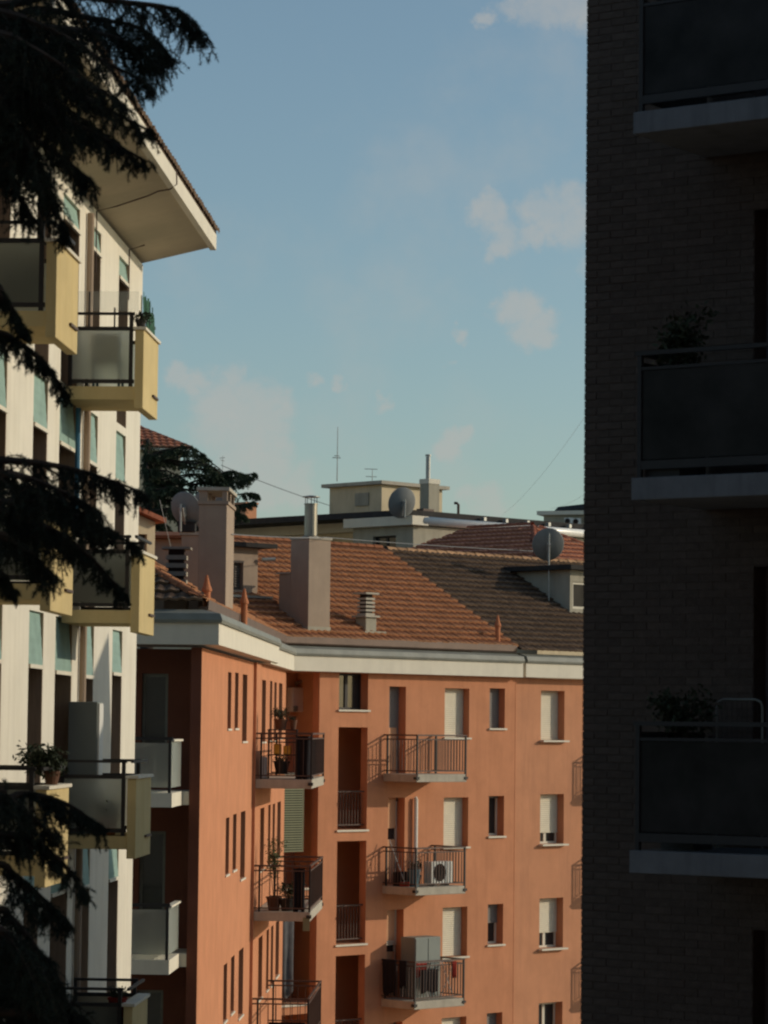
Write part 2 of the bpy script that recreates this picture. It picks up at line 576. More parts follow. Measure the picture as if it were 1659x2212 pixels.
# ------------------------------------------------------------------ ground
g = MB().poly((-1500, -1500, 0), (1500, -1500, 0), (1500, 3000, 0), (-1500, 3000, 0))
tag(obj("ground", g, "paving"), kind="structure")

# unseen building added behind the camera to dim sky light on shaded faces
sky_blocker = thing("apartment_building", (0, -7, 0), "unseen plain brown building added behind the viewpoint to dim the sky light", "building")
fh = Frame(0, -1.2, R(-90))
hm = wall_mb(fh, -34, 26, 0, EYE + 15, [(a, a + 1.2, z, z + 1.5, .2, False) for a in range(-30, 24, 4) for z in (2.2, 5.2, 8.2, 11.2, 14.2, 17.2, 20.2, 23.2, 26.2)])
hm.poly(fh.P(-34, 0, EYE + 15), fh.P(26, 0, EYE + 15), fh.P(26, -11, EYE + 15), fh.P(-34, -11, EYE + 15))
hm.poly(fh.P(-34, 0, 0), fh.P(-34, -11, 0), fh.P(-34, -11, EYE + 15), fh.P(-34, 0, EYE + 15))
hm.poly(fh.P(26, 0, 0), fh.P(26, -11, 0), fh.P(26, -11, EYE + 15), fh.P(26, 0, EYE + 15))
obj("wall", hm, "stucco_maroon", sky_blocker)

# ------------------------------------------------------------------ orange apartment building
ST = 2.985
C = (-2.5626, 78.2)
FF = Frame(C[0], C[1], R(45.0))                    # balcony front
FR = Frame(C[0], C[1], math.atan(0.0362))          # long wall with the narrow windows (s < 0 towards the viewer)
SA = -22.1
A = FR.P(SA, 0, 0)
FG = Frame(A.x, A.y, R(90.0) + FR.az)              # shaded gable wing facing the viewer (s < 0 to the left)
TAN = 0.553
Z_EAVE = EYE + 2.33
RUN = 5.3
TOP = EYE + 1.45
orange = thing("apartment_building", (C[0], C[1], 0),
               "orange stuccoed apartment building with tiled roof and iron railed balconies at the street corner", "building")


def sF(u, v=1600, n=0.0):
    return FF.hit(u, v, n)[0]


def zF(u, v, n=0.0):
    return FF.hit(u, v, n)[1]


S_JOINT = sF(1112)
SET = 0.10                                          # the right house is set back a little
# window columns: (u0, u1, v_top, v_bottom)
col_win = [(960, 1013, 1487, 1593), (1057, 1090, 1487, 1573)]
ops_f, ops_r, wins = [], [], []
for ci, (u0, u1, v0, v1) in enumerate(col_win):
    um = (u0 + u1) / 2
    for k in range(5):
        a, b = sF(u0), sF(u1)
        z1, z0 = zF(um, v0) - k * ST, zF(um, v1) - k * ST
        ops_f.append((a, b, z0, z1, 0.26, False))
        wins.append((ci, k, a, b, z0, z1))
for k in range(5):
    a, b = sF(840), sF(876)
    z1 = zF(858, 1483) - k * ST
    z0 = EYE - 1.22 - k * ST
    ops_f.append((a, b, z0, z1, 0.30, False))
    wins.append((2, k, a, b, z0, z1))
for k in range(5):
    a, b = sF(1168, n=-SET), sF(1219, n=-SET)
    z1, z0 = zF(1193, 1492, -SET) - k * 2.93, zF(1193, 1599, -SET) - k * 2.93
    ops_r.append((a, b, z0, z1, 0.28, False))
    wins.append((3, k, a, b, z0, z1))
# stair window and stair loggias, corner loggias
la, lb = sF(731), sF(794)
ops_f.append((la, lb, zF(763, 1533), TOP - 0.02, 0.28, False))
wins.append((4, 0, la, lb, zF(763, 1533), TOP - 0.02))
logg = []
for k in range(5):
    logg.append((la, lb, zF(763, 1792) - k * 3.0, zF(763, 1571) - k * 3.0))
ca, cb = 0.02, sF(689)
for k in range(5):
    logg.append((ca, cb, zF(655, 1669) - k * ST, (TOP - 0.02) if k == 0 else zF(655, 1691) - (k - 1) * ST))
for a, b, z0, z1 in logg:
    ops_f.append((a, b, max(z0, 0.2), z1, 0.25, False))
wm = wall_mb(FF, 0, S_JOINT, 0, TOP, ops_f)
obj("front_wall", wm, "stucco_orange", orange)
for a, b, z0, z1 in logg:                           # rooms behind the loggia openings
    z0 = max(z0, 0.2)
    wm = MB()
    r0, r1 = (la - 0.04, lb + 1.35) if a > 1 else (-0.25, cb + 0.55)
    for s, e in ((r0, a), (b, r1)):
        wm.poly(FF.P(s, -.25, z0), FF.P(e, -.25, z0), FF.P(e, -.25, z1), FF.P(s, -.25, z1))
    dp = -1.45
    wm.poly(FF.P(r0, dp, z0), FF.P(r1, dp, z0), FF.P(r1, dp, z1), FF.P(r0, dp, z1))
    wm.poly(FF.P(r0, dp, z0), FF.P(r1, dp, z0), FF.P(r1, -.25, z0), FF.P(r0, -.25, z0))
    wm.poly(FF.P(r0, dp, z1), FF.P(r1, dp, z1), FF.P(r1, -.25, z1), FF.P(r0, -.25, z1))
    wm.poly(FF.P(r0, dp, z0), FF.P(r0, -.25, z0), FF.P(r0, -.25, z1), FF.P(r0, dp, z1))
    wm.poly(FF.P(r1, dp, z0), FF.P(r1, -.25, z0), FF.P(r1, -.25, z1), FF.P(r1, dp, z1))
    obj("loggia_room", wm, "stucco_inner_lit", orange)
wm = wall_mb(FF, S_JOINT, 16.0, 0, TOP, ops_r, n=-SET)
wm.poly(FF.P(S_JOINT, 0, 0), FF.P(S_JOINT, -SET, 0), FF.P(S_JOINT, -SET, TOP), FF.P(S_JOINT, 0, TOP))
obj("salmon_wall", wm, "stucco_salmon", orange)
obj("downpipe", MB().tube([FF.P(S_JOINT + .05, -SET + .05, 0), FF.P(S_JOINT + .05, -SET + .05, TOP)], .035, 8), "stucco_orange", orange)

low_main = [0.0, 0.0, 0.0, 0.1, 0.3]
for ci, k, a, b, z0, z1 in wins:
    if z0 < 1:
        continue
    if ci == 0:
        window(orange, FF, a, b, z0, z1, -0.26, 0.0, "shutter_pvc")
    elif ci == 1:
        window(orange, FF, a, b, z0, z1, -0.26, [0.0, 0.97, 0.55, 0.3, 0.5][k], "shutter_grey")
    elif ci == 2:
        window(orange, FF, a, b, z0, z1, -0.30, [0.0, 0.97, 0.6, 0.5, 0.2][k], ["shutter_grey", "shutter_dark", "shutter_pvc"][k % 3],
               sill=False, name="balcony_door")
    elif ci == 3:
        window(orange, FF, a, b, z0, z1, -SET - 0.28, [0.03, 0.24, 0.32, 0.97, 0.2][k], "shutter_pvc")
    else:
        window(orange, FF, a, b, z0, z1, -0.28, 1.0, frame_m="iron_dark", name="stair_window")
for a, b, z0, z1 in logg:
    if z0 < 1:
        continue
    obj("loggia_sill", MB().box(FF, a + .003 - .05 * (a > 1), b + .05, -0.2, 0.05, z0 - .055, z0 - .003), "white_paint", orange)

# narrow windows of the long wall: read off the top floor, repeated down
slit_px = [(492, 499.5, 1452, 1574), (507.5, 515, 1453, 1573), (524, 534, 1457, 1601),
           (566, 574.5, 1469, 1602), (583, 588, 1471, 1600), (592.5, 597.5, 1474, 1600), (602.5, 610, 1476, 1594)]
STEP_S = FR.hit(546, 1600)[0]                       # the far part of the wall stands a hand's breadth proud
PROUD = 0.07
slit_near, slit_far = [], []
for u0, u1, v0, v1 in slit_px:
    n = 0 if u0 < 545 else PROUD
    um = (u0 + u1) / 2
    a, b = FR.hit(u0, 1500, n)[0], FR.hit(u1, 1500, n)[0]
    z1, z0 = FR.hit(um, v0, n)[1], FR.hit(um, v1, n)[1]
    for k in range(5):
        if z0 - k * ST > 0.5:
            (slit_near if n == 0 else slit_far).append((a, b, z0 - k * ST, z1 - k * ST, 0.26, False))
doors = [(STEP_S + 1.4, STEP_S + 2.3, EYE - 1.2 - k * ST, EYE + 1.05 - k * ST, 0.26, False) for k in range(4)]
wm = wall_mb(FR, SA, STEP_S, 0, TOP, slit_near)
obj("long_wall", wm, "stucco_orange", orange)
wm = wall_mb(FR, STEP_S, 0, 0, TOP, slit_far, n=PROUD)
wm.poly(FR.P(STEP_S, 0, 0), FR.P(STEP_S, PROUD, 0), FR.P(STEP_S, PROUD, TOP), FR.P(STEP_S, 0, TOP))
obj("long_wall", wm, "stucco_orange", orange)
for lst, n in ((slit_near, 0), (slit_far, PROUD)):
    for a, b, z0, z1, dp, _ in lst:
        fw = .05
        m = MB().box(FR, a, b, n - .30, n - .24, z1 - fw, z1).box(FR, a, b, n - .30, n - .24, z0, z0 + fw)
        m.box(FR, a, a + fw, n - .30, n - .24, z0 + fw, z1 - fw).box(FR, b - fw, b, n - .30, n - .24, z0 + fw, z1 - fw)
        w = obj("window", m, "iron_brown", orange)
        obj("pane", MB().box(FR, a + fw, b - fw, n - .29, n - .275, z0 + fw, z1 - fw), "dark_glass", w)
        obj("sill", MB().box(FR, a - .04, b + .04, n - .24, n + .03, z0 - .04, z0 - .002), "white_paint", w)

# shaded wing facing the viewer: corner pillar, recess, loggia floors and projecting balconies
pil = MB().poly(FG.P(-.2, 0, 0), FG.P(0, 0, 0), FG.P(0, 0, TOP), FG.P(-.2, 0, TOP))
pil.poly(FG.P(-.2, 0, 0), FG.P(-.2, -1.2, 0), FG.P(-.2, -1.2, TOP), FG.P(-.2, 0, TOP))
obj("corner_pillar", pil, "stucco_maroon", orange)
wo = []
for k in range(4):
    zf = EYE - 1.22 - k * ST
    wo.append((-1.25, -.75, zf + .25, zf + 2.2, .12, False))
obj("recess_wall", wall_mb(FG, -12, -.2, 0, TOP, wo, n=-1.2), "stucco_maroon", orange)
for a, b, z0, z1, dp, _ in wo:
    window(orange, FG, a, b, z0, z1, -1.32, 1.0, frame_m="oxidised_metal", sill=False)
for k in range(4):
    zf = EYE - 1.22 - k * ST
    obj("loggia_slab", MB().box(FG, -12, -.203, -1.2, -.01, zf - .25, zf), "white_paint", orange)
    se = FG.hit(371, 1720, 1.75)[0]
    bal = obj("balcony", MB().box(FG, -6, se, -.006, 1.75, zf - .253, zf + .003), "white_paint", orange, label="white balcony slab in the shade")
    obj("glass_panel", MB().box(FG, -6, se - .05, 1.70, 1.715, zf + .1, zf + .9), "frosted_glass", bal)
    obj("side_panel", MB().box(FG, se - .03, se - .015, .05, 1.64, zf + .1, zf + .92), "frosted_glass", bal)
    m = MB().bar(FG.P(-6, 1.71, zf + .98), FG.P(se, 1.71, zf + .98), .05, .06)
    obj("rail", m, "iron_dark", bal)
    for s in (se - .05, se - 1.2):
        obj("post", MB().box(FG, s - .025, s + .025, 1.66, 1.735, zf + .004, zf + .95), "iron_dark", bal)
    obj("cap", MB().box(FG, se - .09, se + .02, .02, 1.64, zf + .93, zf + .97), "white_paint", bal)


def profile_run(prof, stations):
    """sweep a closed (n, z) profile along stations, each a function (n, z) -> point"""
    mb = MB()
    k = len(prof)
    for st in stations:
        mb.v += [st(n, z) for n, z in prof]
    for i in range(len(stations) - 1):
        for j in range(k):
            a, b = i * k + j, i * k + (j + 1) % k
            mb.f.append([a, b, b + k, a + k])
    mb.f.append(list(range(k))[::-1])
    mb.f.append([(len(stations) - 1) * k + j for j in range(k)])
    return mb


def mitre(f1, f2, c):
    """station at a corner c between two frames"""
    def st(n, z):
        n1, n2 = f1.n, f2.n
        det = n1.x * n2.y - n1.y * n2.x
        x = (n * n2.y - n * n1.y) / det
        y = (n1.x * n - n2.x * n) / det
        return Vector((c[0] + x, c[1] + y, z))
    return st


def run(f, s):
    return lambda n, z: f.P(s, n, z)


OV = 0.28
def cornice(zb, ov):
    fas = [(-.2, zb), (ov, zb), (ov, zb + .40), (-.2, zb + .40)]
    cap = [(.0, zb + .403), (ov + .05, zb + .403), (ov + .07, zb + .46), (ov + .02, zb + .58), (.0, zb + .66)]
    return fas, cap


SC = FR.hit(572, 1430)[0]
fas, cap = cornice(TOP + .05, OV + .06)
stn = [run(FG, -12), mitre(FG, FR, A), run(FR, SC)]
co = obj("cornice", profile_run(fas, stn), "white_paint", orange)
obj("flashing", profile_run(cap, stn), "oxidised_metal", co)
fas, cap = cornice(TOP, OV)
stn = [run(FR, SC - 1.9), mitre(FR, FF, C), run(FF, sF(1129, n=.28))]
co = obj("cornice", profile_run([(n, z if n > 0 else z + .004) for n, z in fas], stn), "white_paint", orange)
obj("flashing", profile_run(cap, [run(FR, SC + .004), mitre(FR, FF, C), run(FF, sF(1129, n=.28))]), "oxidised_metal", co)
fas, cap = cornice(TOP + .01, OV - SET + .06)
stn = [run(FF, sF(1133, n=.2)), run(FF, 16)]
co = obj("cornice", profile_run(fas, stn), "white_paint", orange)
obj("flashing", profile_run(cap, stn), "oxidised_metal", co)
# parapet course that closes the wall between cornice and eave
pc = [(-.3, TOP + .3), (-.1, TOP + .3), (-.1, Z_EAVE - .20), (-.3, Z_EAVE - .20)]
obj("eave_course", profile_run(pc, [run(FG, -12), mitre(FG, FR, A), mitre(FR, FF, C), run(FF, 16)]), "tile_old_shade", orange)  # dark tile colour stands in for the shaded gap under the gutter
gut = [(-.10, Z_EAVE - .19), (.03, Z_EAVE - .19), (.075, Z_EAVE - .15), (.085, Z_EAVE + .03), (.06, Z_EAVE + .03), (.05, Z_EAVE - .10), (-.10, Z_EAVE - .10)]
obj("gutter", profile_run(gut, [run(FR, SA + .35), mitre(FR, FF, C), run(FF, sF(1111))]), "copper_brown", orange)

# ---- roofs
def tile_mesh(name, w, h, m, lift=0.062):
    prof = [(0, .004), (w * .13, .020), (w * .33, .028), (w * .53, .018), (w * .68, .005), (w * 1.02, .002)]
    v, f = [], []
    for x, z in prof:
        v.append((x, 0, z + lift))
    for x, z in prof:
        v.append((x, h * .24, z + lift * .80))
    for x, z in prof:
        v.append((x, h * .36, z + lift * .68))
    for x, z in prof:
        v.append((x, h * 1.12, z))
    for x, z in prof:
        v.append((x, 0.006, z + lift - .052))
    k = len(prof)
    for i in range(k - 1):
        for q in range(3):
            f.append((q * k + i, q * k + i + 1, (q + 1) * k + i + 1, (q + 1) * k + i))
        f.append((4 * k + i, 4 * k + i + 1, i + 1, i))
    me = mesh_from(name, v, f, m)
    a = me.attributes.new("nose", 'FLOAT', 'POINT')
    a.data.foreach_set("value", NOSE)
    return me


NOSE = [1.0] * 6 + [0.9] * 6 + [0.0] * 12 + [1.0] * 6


def tile_field(root, roof, org, e, up, inside, ncol, nrow, w, h, m, keep=None, kname="tile"):
    """keep(col,row) -> True: an object of its own; every other tile goes to one joined part"""
    nrm = e.cross(up).normalized()
    rot = Matrix((e, up, nrm)).transposed()
    me = tile_mesh(kname, w, h, m)
    eul = rot.to_euler()
    rest = MB()
    r = random.Random(3)
    n_ind = 0
    base = [Vector(v.co) for v in me.vertices]
    fcs = [list(p.vertices) for p in me.polygons]
    for row in range(nrow):
        for c in range(ncol):
            p = org + e * (c * w) + up * (row * h)
            if not inside(p + e * (w * .5) + up * (h * .5)):
                continue
            q = p + nrm * r.uniform(0, .008) + e * r.uniform(-.004, .004) + up * r.uniform(-.006, .006)
            if keep and keep(c, row):
                o = piece(kname, me, roof, q, eul)
                n_ind += 1
            else:
                tw = Matrix.Rotation(r.uniform(-.02, .02), 3, 'Z')
                i = len(rest.v)
                rest.v += [q + rot @ (tw @ v) for v in base]
                rest.f += [[i + k for k in fc] for fc in fcs]
    if rest.v:
        o = root_of(roof).location
        mm = mesh_from("roof_tiles", [v - o for v in rest.v], rest.f, m)
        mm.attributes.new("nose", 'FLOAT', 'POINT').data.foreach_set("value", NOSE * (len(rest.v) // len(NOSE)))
        ob = bpy.data.objects.new("roof_tiles", mm)
        COL.objects.link(ob)
        ob.parent = roof
        ob["kind"] = "stuff"
    return n_ind


def ridge_tiles(roof, p, q, m, ln=.36, r=.10, gap=.33):
    p, q = Vector(p), Vector(q)
    d = (q - p).normalized()
    mb = MB()
    seg = 8
    for t, rr in ((0, r), (ln, r * .86)):
        for j in range(seg + 1):
            a = math.pi * (j / seg) * 1.0
            mb.v.append(Vector((t, math.cos(a) * rr, math.sin(a) * rr)))
    for j in range(seg):
        mb.f.append([j, j + 1, j + seg + 2, j + seg + 1])
    me = mesh_from("ridge_tile", mb.v, mb.f, m, True)
    y = Vector((0, 0, 1)).cross(d).normalized()
    z = d.cross(y)
    e = Matrix((d, y, z)).transposed().to_euler()
    n = int((q - p).length / gap)
    for i in range(n):
        piece("ridge_tile", me, roof, p + d * (i * gap) - z * .03, e)


Z_RIDGE = Z_EAVE + RUN * TAN
upF = (FF.P(0, -1, TAN) - FF.P(0, 0, 0)).normalized()
upR = (FR.P(0, -1, TAN) - FR.P(0, 0, 0)).normalized()
upG = (FG.P(0, -1, TAN) - FG.P(0, 0, 0)).normalized()
VAL = mitre(FR, FF, C)(-RUN, Z_RIDGE)               # valley meets the ridges
HIP = mitre(FG, FR, A)(-RUN, Z_RIDGE)
sV = (VAL - FF.P(0, 0, 0)).dot(FF.d)
nF_roof = FF.d.cross(upF)


def back(n):
    return Z_RIDGE - (n - RUN) * TAN


rf = MB().poly(FF.P(0, 0, Z_EAVE), FF.P(S_JOINT, 0, Z_EAVE), FF.P(S_JOINT, -RUN, Z_RIDGE), VAL)
rf.poly(VAL, FF.P(S_JOINT, -RUN, Z_RIDGE), FF.P(S_JOINT, -2 * RUN, Z_EAVE), FF.P(sV, -2 * RUN, Z_EAVE))
roof_f = obj("roof", rf, "tile_orange", orange, label="orange clay tile roof over the balcony front")


def in_F(p):
    s, n = (p - FF.o).dot(FF.d), (p - FF.o).dot(FF.n)
    nr = (p - FR.o).dot(FR.n)
    return n > -RUN and s < S_JOINT - .02 and (s > 0 or nr > n)


TW, TH = 0.235, 0.335
off = int(2.6 / TW)
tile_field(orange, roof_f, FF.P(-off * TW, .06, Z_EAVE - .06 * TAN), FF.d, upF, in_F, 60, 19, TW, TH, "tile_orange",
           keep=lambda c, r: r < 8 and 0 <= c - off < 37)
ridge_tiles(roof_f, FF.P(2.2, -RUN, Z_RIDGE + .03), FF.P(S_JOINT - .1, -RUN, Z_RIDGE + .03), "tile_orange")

rf = MB().poly(FF.P(S_JOINT, .14, Z_EAVE - .10), FF.P(18, .14, Z_EAVE - .10), FF.P(18, -RUN, Z_RIDGE - .05), FF.P(S_JOINT, -RUN, Z_RIDGE - .05))
rf.poly(FF.P(S_JOINT, -RUN, Z_RIDGE - .05), FF.P(18, -RUN, Z_RIDGE - .05), FF.P(18, -2 * RUN, Z_EAVE), FF.P(S_JOINT, -2 * RUN, Z_EAVE))
roof_d = obj("roof", rf, "tile_old_shade", orange, label="old darkened tile roof")
tile_field(orange, roof_d, FF.P(S_JOINT + .02, .18, Z_EAVE - .03 - .18 * TAN), FF.d, upF, lambda p: (p - FF.o).dot(FF.n) > -RUN, 42, 20, TW, TH, "tile_old_shade")
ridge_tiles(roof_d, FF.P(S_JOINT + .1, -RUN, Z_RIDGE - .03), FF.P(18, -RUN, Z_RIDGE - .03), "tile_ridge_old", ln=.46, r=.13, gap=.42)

rf = MB().poly(FR.P(SA, 0, Z_EAVE), FR.P(0, 0, Z_EAVE), VAL, HIP)
roof_r = obj("roof", rf, "tile_orange", orange)


def in_R(p):
    s, n = (p - FR.o).dot(FR.d), (p - FR.o).dot(FR.n)
    nf = (p - FF.o).dot(FF.n)
    ng = (p - FG.o).dot(FG.n)
    return n > -RUN and ng < n and nf > -99 and (s < 0 or nf > n)


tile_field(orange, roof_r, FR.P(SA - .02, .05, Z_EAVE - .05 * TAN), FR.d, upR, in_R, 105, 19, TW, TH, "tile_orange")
rf = MB().poly(FG.P(-14, 0, Z_EAVE), FG.P(0, 0, Z_EAVE), HIP, FG.P(-14, -RUN, Z_RIDGE))
roof_g = obj("roof", rf, "tile_old_shade", orange)  # dark tiles stand in for shade on this slope towards the viewer
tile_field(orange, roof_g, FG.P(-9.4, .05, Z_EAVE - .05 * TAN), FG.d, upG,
           lambda p: (p - FG.o).dot(FG.n) > -RUN and (p - FR.o).dot(FR.n) < (p - FG.o).dot(FG.n), 40, 19, TW, TH, "tile_old_shade")
ridge_tiles(roof_g, FG.P(0, 0, Z_EAVE + .03), HIP + Vector((0, 0, .04)), "tile_orange", ln=.40, r=.10, gap=.36)


# ---- balconies of the front and of the long wall
def post_mesh(h, w):
    return mesh_from("baluster", MB().box(Frame(0, 0, 0), -w / 2, w / 2, -w / 2, w / 2, 0, h).v,
                     MB().box(Frame(0, 0, 0), -w / 2, w / 2, -w / 2, w / 2, 0, h).f, "iron_brown")


BAL_ME = post_mesh(.84, .016)


def iron_balcony(f, s0, s1, p, zf, n0=0.0, gap=.105, label=None, thick=.21, lab_open=True):
    b = obj("balcony", MB().box(f, s0, s1, n0 + .002, n0 + p, zf - thick, zf), "concrete", orange, bevel=.012, label=label)
    zt = zf + 1.03
    o = n0 + p - .02
    a, e = s0 + .03, s1 - .03
    m = MB().bar(f.P(a, n0, zt), f.P(a, o + .03, zt), .045, .04).bar(f.P(e, n0, zt), f.P(e, o + .03, zt), .045, .04)
    m.bar(f.P(a - .02, o, zt + .002), f.P(e + .02, o, zt + .002), .045, .04)
    obj("handrail", m, "iron_brown", b)
    for z in (zf + .08, zf + .92):
        m = MB()
        m.bar(f.P(a, n0, z), f.P(a, o, z), .02, .03).bar(f.P(e, n0, z), f.P(e, o, z), .02, .03)
        m.bar(f.P(a, o, z + .001), f.P(e, o, z + .001), .02, .03)
        obj("rail", m, "iron_brown", b)
    for s, n in ((a, o), (e, o), (a, n0 + .12), (e, n0 + .12)):
        obj("post", MB().box(f, s - .022, s + .022, n - .022, n + .022, zf - .17, zt - .02), "iron_dark", b)
        if n > n0 + .5:
            obj("bracket", MB().box(f, s - .06, s + .06, n - .07, n + .045, zf - .14, zf - .07), "iron_dark", b)
    k = int((e - a) / gap)
    for i in range(1, k):
        piece("baluster", BAL_ME, b, f.P(a + (e - a) * i / k, o, zf + .08), (0, 0, -f.az))
    k = int((o - n0) / gap)
    for i in range(1, k):
        for s in (a, e):
            piece("baluster", BAL_ME, b, f.P(s, n0 + (o - n0) * i / k, zf + .08), (0, 0, -f.az))
    return b


B0, B1, BP = sF(828, 1670), sF(936, 1670), 1.25
FLOORS = [EYE - 1.22 - k * ST for k in range(5)]
for k in range(4):
    iron_balcony(FF, B0, B1, BP, FLOORS[k])
for k in range(4):
    iron_balcony(FF, sF(1318, n=-SET), sF(1420, n=-SET), BP, EYE - 1.28 - k * 2.93, n0=-SET)
LB0, LB1, LBP = STEP_S + .05, STEP_S + 5.0, 1.28
for k in range(4):
    iron_balcony(FR, LB0, LB1, LBP, EYE - 1.19 - k * ST, n0=PROUD, gap=.16)
# stair loggia guard rails
for a, b, z0, z1 in logg:
    if a < 1 or z0 < 1:
        continue
    m = MB().bar(FF.P(a, -.12, z0 + 1.0), FF.P(b, -.12, z0 + 1.0), .04, .035).bar(FF.P(a, -.12, z0 + .12), FF.P(b, -.12, z0 + .12), .02, .03)
    gr = obj("guard_rail", m, "iron_brown", orange)
    for i in range(1, 10):
        piece("baluster", BAL_ME, gr, FF.P(a + (b - a) * i / 10, -.12, z0 + .13), (0, 0, -FF.az))


# ---- chimneys, vents, dormers
def roof_pt(u, v, lift=0.0):
    p = hit_plane(u, v, FF.P(0, 0, Z_EAVE), nF_roof)
    q = p - FF.o
    return q.dot(FF.d), q.dot(FF.n), p.z


# tall rendered chimney of the balcony front with a steel flue
s, n, z = roof_pt(665, 1366)
zt = EYE + (1570 - 1164) / F_PX * (FF.P(s, n, 0).y)
ch = MB().box(FF, s, s + .80, n - .70, n, z - .25, zt)
zsh = zt - .90
c2 = obj("chimney", ch, "stucco_pinkgrey", orange, bevel=.012, label="square rendered chimney carrying a steel flue")
obj("cap", MB().box(FF, s - .02, s + .83, n - .73, n + .03, zt + .002, zt + .06), "concrete", c2)
obj("shoulder", MB().box(FF, s + .003, s + .6, n - 1.14, n - .703, z, zsh), "stucco_pinkgrey", c2, bevel=.01)
obj("shoulder_cap", MB().box(FF, s - .04, s + .6, n - 1.22, n - .705, zsh + .002, zsh + .04), "concrete", c2)
pc_ = FF.P(s + .40, n - .36, zt + .06)
m = MB().lathe(pc_, [(.26, 0), (.26, .02), (.17, .05), (.17, .88), (.185, .88), (.185, .91)], 20)
fl = obj("flue", m, "steel", c2, smooth=False)
m = MB().lathe(pc_ + Vector((0, 0, 1.08)), [(.24, 0), (.24, .02), (.05, .05)], 20)
for j in range(5):
    t = j * 2 * math.pi / 5 + .3
    q = pc_ + Vector((math.cos(t) * .16, math.sin(t) * .16, .89))
    m.bar(q, q + Vector((0, 0, .20)), .02)
obj("flue_cap", m, "zinc", c2)
obj("plinth", MB().box(FF, s - .015, s + .815, n - .2, n + .02, z - .3, z + .16), "stucco_grey", c2)

# broad chimney on the long wing, open crown
K = 61.0
p = at(487, 1322, K)
s1 = (p - FR.o).dot(FR.d)
n1 = (p - FR.o).dot(FR.n)
wid = .57
zt = EYE + (1566 - 1064) / F_PX * K
c1 = obj("chimney", MB().box(FR, s1, s1 + 1.75, n1 - wid, n1, p.z - .4, zt - .22), "stucco_pinkgrey", orange, bevel=.012,
         label="tall rendered chimney stack with an open crown")
m = MB().box(FR, s1 - .03, s1 + 1.78, n1 - wid - .03, n1 + .03, zt - .218, zt - .15)
obj("collar", m, "stucco_pinkgrey", c1)
for (a, b) in ((0, .12), (1.63, 1.75), (.8, .95)):
    for (c, d) in ((0, .17), (wid - .10, wid)):
        obj("crown_pier", MB().box(FR, s1 + a, s1 + b, n1 - wid + c, n1 - wid + d, zt - .148, zt + .06), "stucco_pinkgrey", c1)
obj("cap", MB().box(FR, s1 - .05, s1 + 1.8, n1 - wid - .05, n1 + .05, zt + .062, zt + .13), "concrete", c1)

# lower stack behind it (carries a dish) and the louvred vents
def on_R(u, v, Y):
    q = at(u, v, Y)
    return (q - FR.o).dot(FR.d), (q - FR.o).dot(FR.n), q.z


s, n, z = on_R(432, 1156, 68)
c3 = obj("chimney", MB().box(FR, s, s + 1.4, n - .42, n, z - 2.4, z), "stucco_pinkgrey", orange, bevel=.01, label="low wide stack in the shade")
obj("cap", MB().box(FR, s - .04, s + 1.44, n - .46, n + .04, z + .002, z + .06), "concrete", c3)


def louvre_vent(f, s, n, zb, h, w, base_h, mbase="concrete"):
    b = obj("roof_vent", MB().box(f, s, s + w, n - w, n, zb - .4, zb + base_h), mbase, orange, bevel=.008)
    z = zb + base_h
    obj("collar", MB().box(f, s - .07, s + w + .07, n - w - .07, n + .07, z + .002, z + .05), "concrete", b)
    k = 5
    st = (h - .1) / k
    for i in range(k):
        a = z + .055 + i * st
        obj("louvre", MB().box(f, s + .03, s + w - .03, n - w + .03, n - .03, a, a + st * .55), "concrete", b)
    obj("core", MB().box(f, s + .08, s + w - .08, n - w + .08, n - .08, z + .051, z + h), "interior", b)
    obj("cap", MB().box(f, s - .05, s + w + .05, n - w - .05, n + .05, z + h, z + h + .05), "concrete", b)
    return b


s, n, z = on_R(403, 1290, 62.5)
louvre_vent(FR, s, n, z, .95, .48, .05)
s, n, z = roof_pt(790, 1366)
louvre_vent(FF, s, n, z + .05, .62, .40, .36, "stucco_grey")
obj("vent_flashing", MB().box(FF, s - .18, s + .62, n - .1, n + .16, z - .12, z + .035), "stucco_grey", orange)


def clay_pot(p, h, r):
    m = MB().lathe(p - Vector((0, 0, .25)), [(r, 0), (r, h + .25), (r * 1.35, h + .26), (r * 1.35, h + .30), (r * .9, h + .38), (.02, h + .58)], 12)
    return obj("vent_pipe", m, "terracotta", orange)


clay_pot(at(446, 1318, 59.0), .36, .075)
clay_pot(at(527, 1342, 63.5), .36, .07)
s, n, z = roof_pt(1075, 1385)
clay_pot(FF.P(s, n, z), .40, .07)

# dormer on the balcony front
s, n, z = roof_pt(556, 1286)
zt = EYE + (1567 - 1183) / F_PX * FF.P(s, n, 0).y
sw = s - 1.45
dm = wall_mb(FF, sw, s, z - .1, zt, [(s - 1.15, s - .52, z + .12, zt - .42, .14, False)], n=n)
dm.poly(FF.P(s, n, z - .1), FF.P(s, n - 3, z - .1), FF.P(s, n - 3, zt), FF.P(s, n, zt))
dm.poly(FF.P(sw, n, z - .1), FF.P(sw, n - 3, z - .1), FF.P(sw, n - 3, zt), FF.P(sw, n, zt))
do = obj("dormer", dm, "stucco_pinkgrey", orange)
obj("dormer_roof", MB().box(FF, sw - .15, s + .42, n - 3, n + .32, zt + .002, zt + .12), "bitumen", do)
obj("shutter", shutter_mb(FF, s - 1.15, s - .52, n - .13, z + .12, zt - .42, .06, .02), "shutter_dark", do)
obj("sill", MB().box(FF, sw - .1, s + .25, n - .05, n + .35, z - .09, z - .03), "zinc", do)
obj("spout", MB().tube([FF.P(s + .05, n + .1, zt - .3), FF.P(s + .4, n + .25, zt - .28)], .05, 8), "zinc", do)

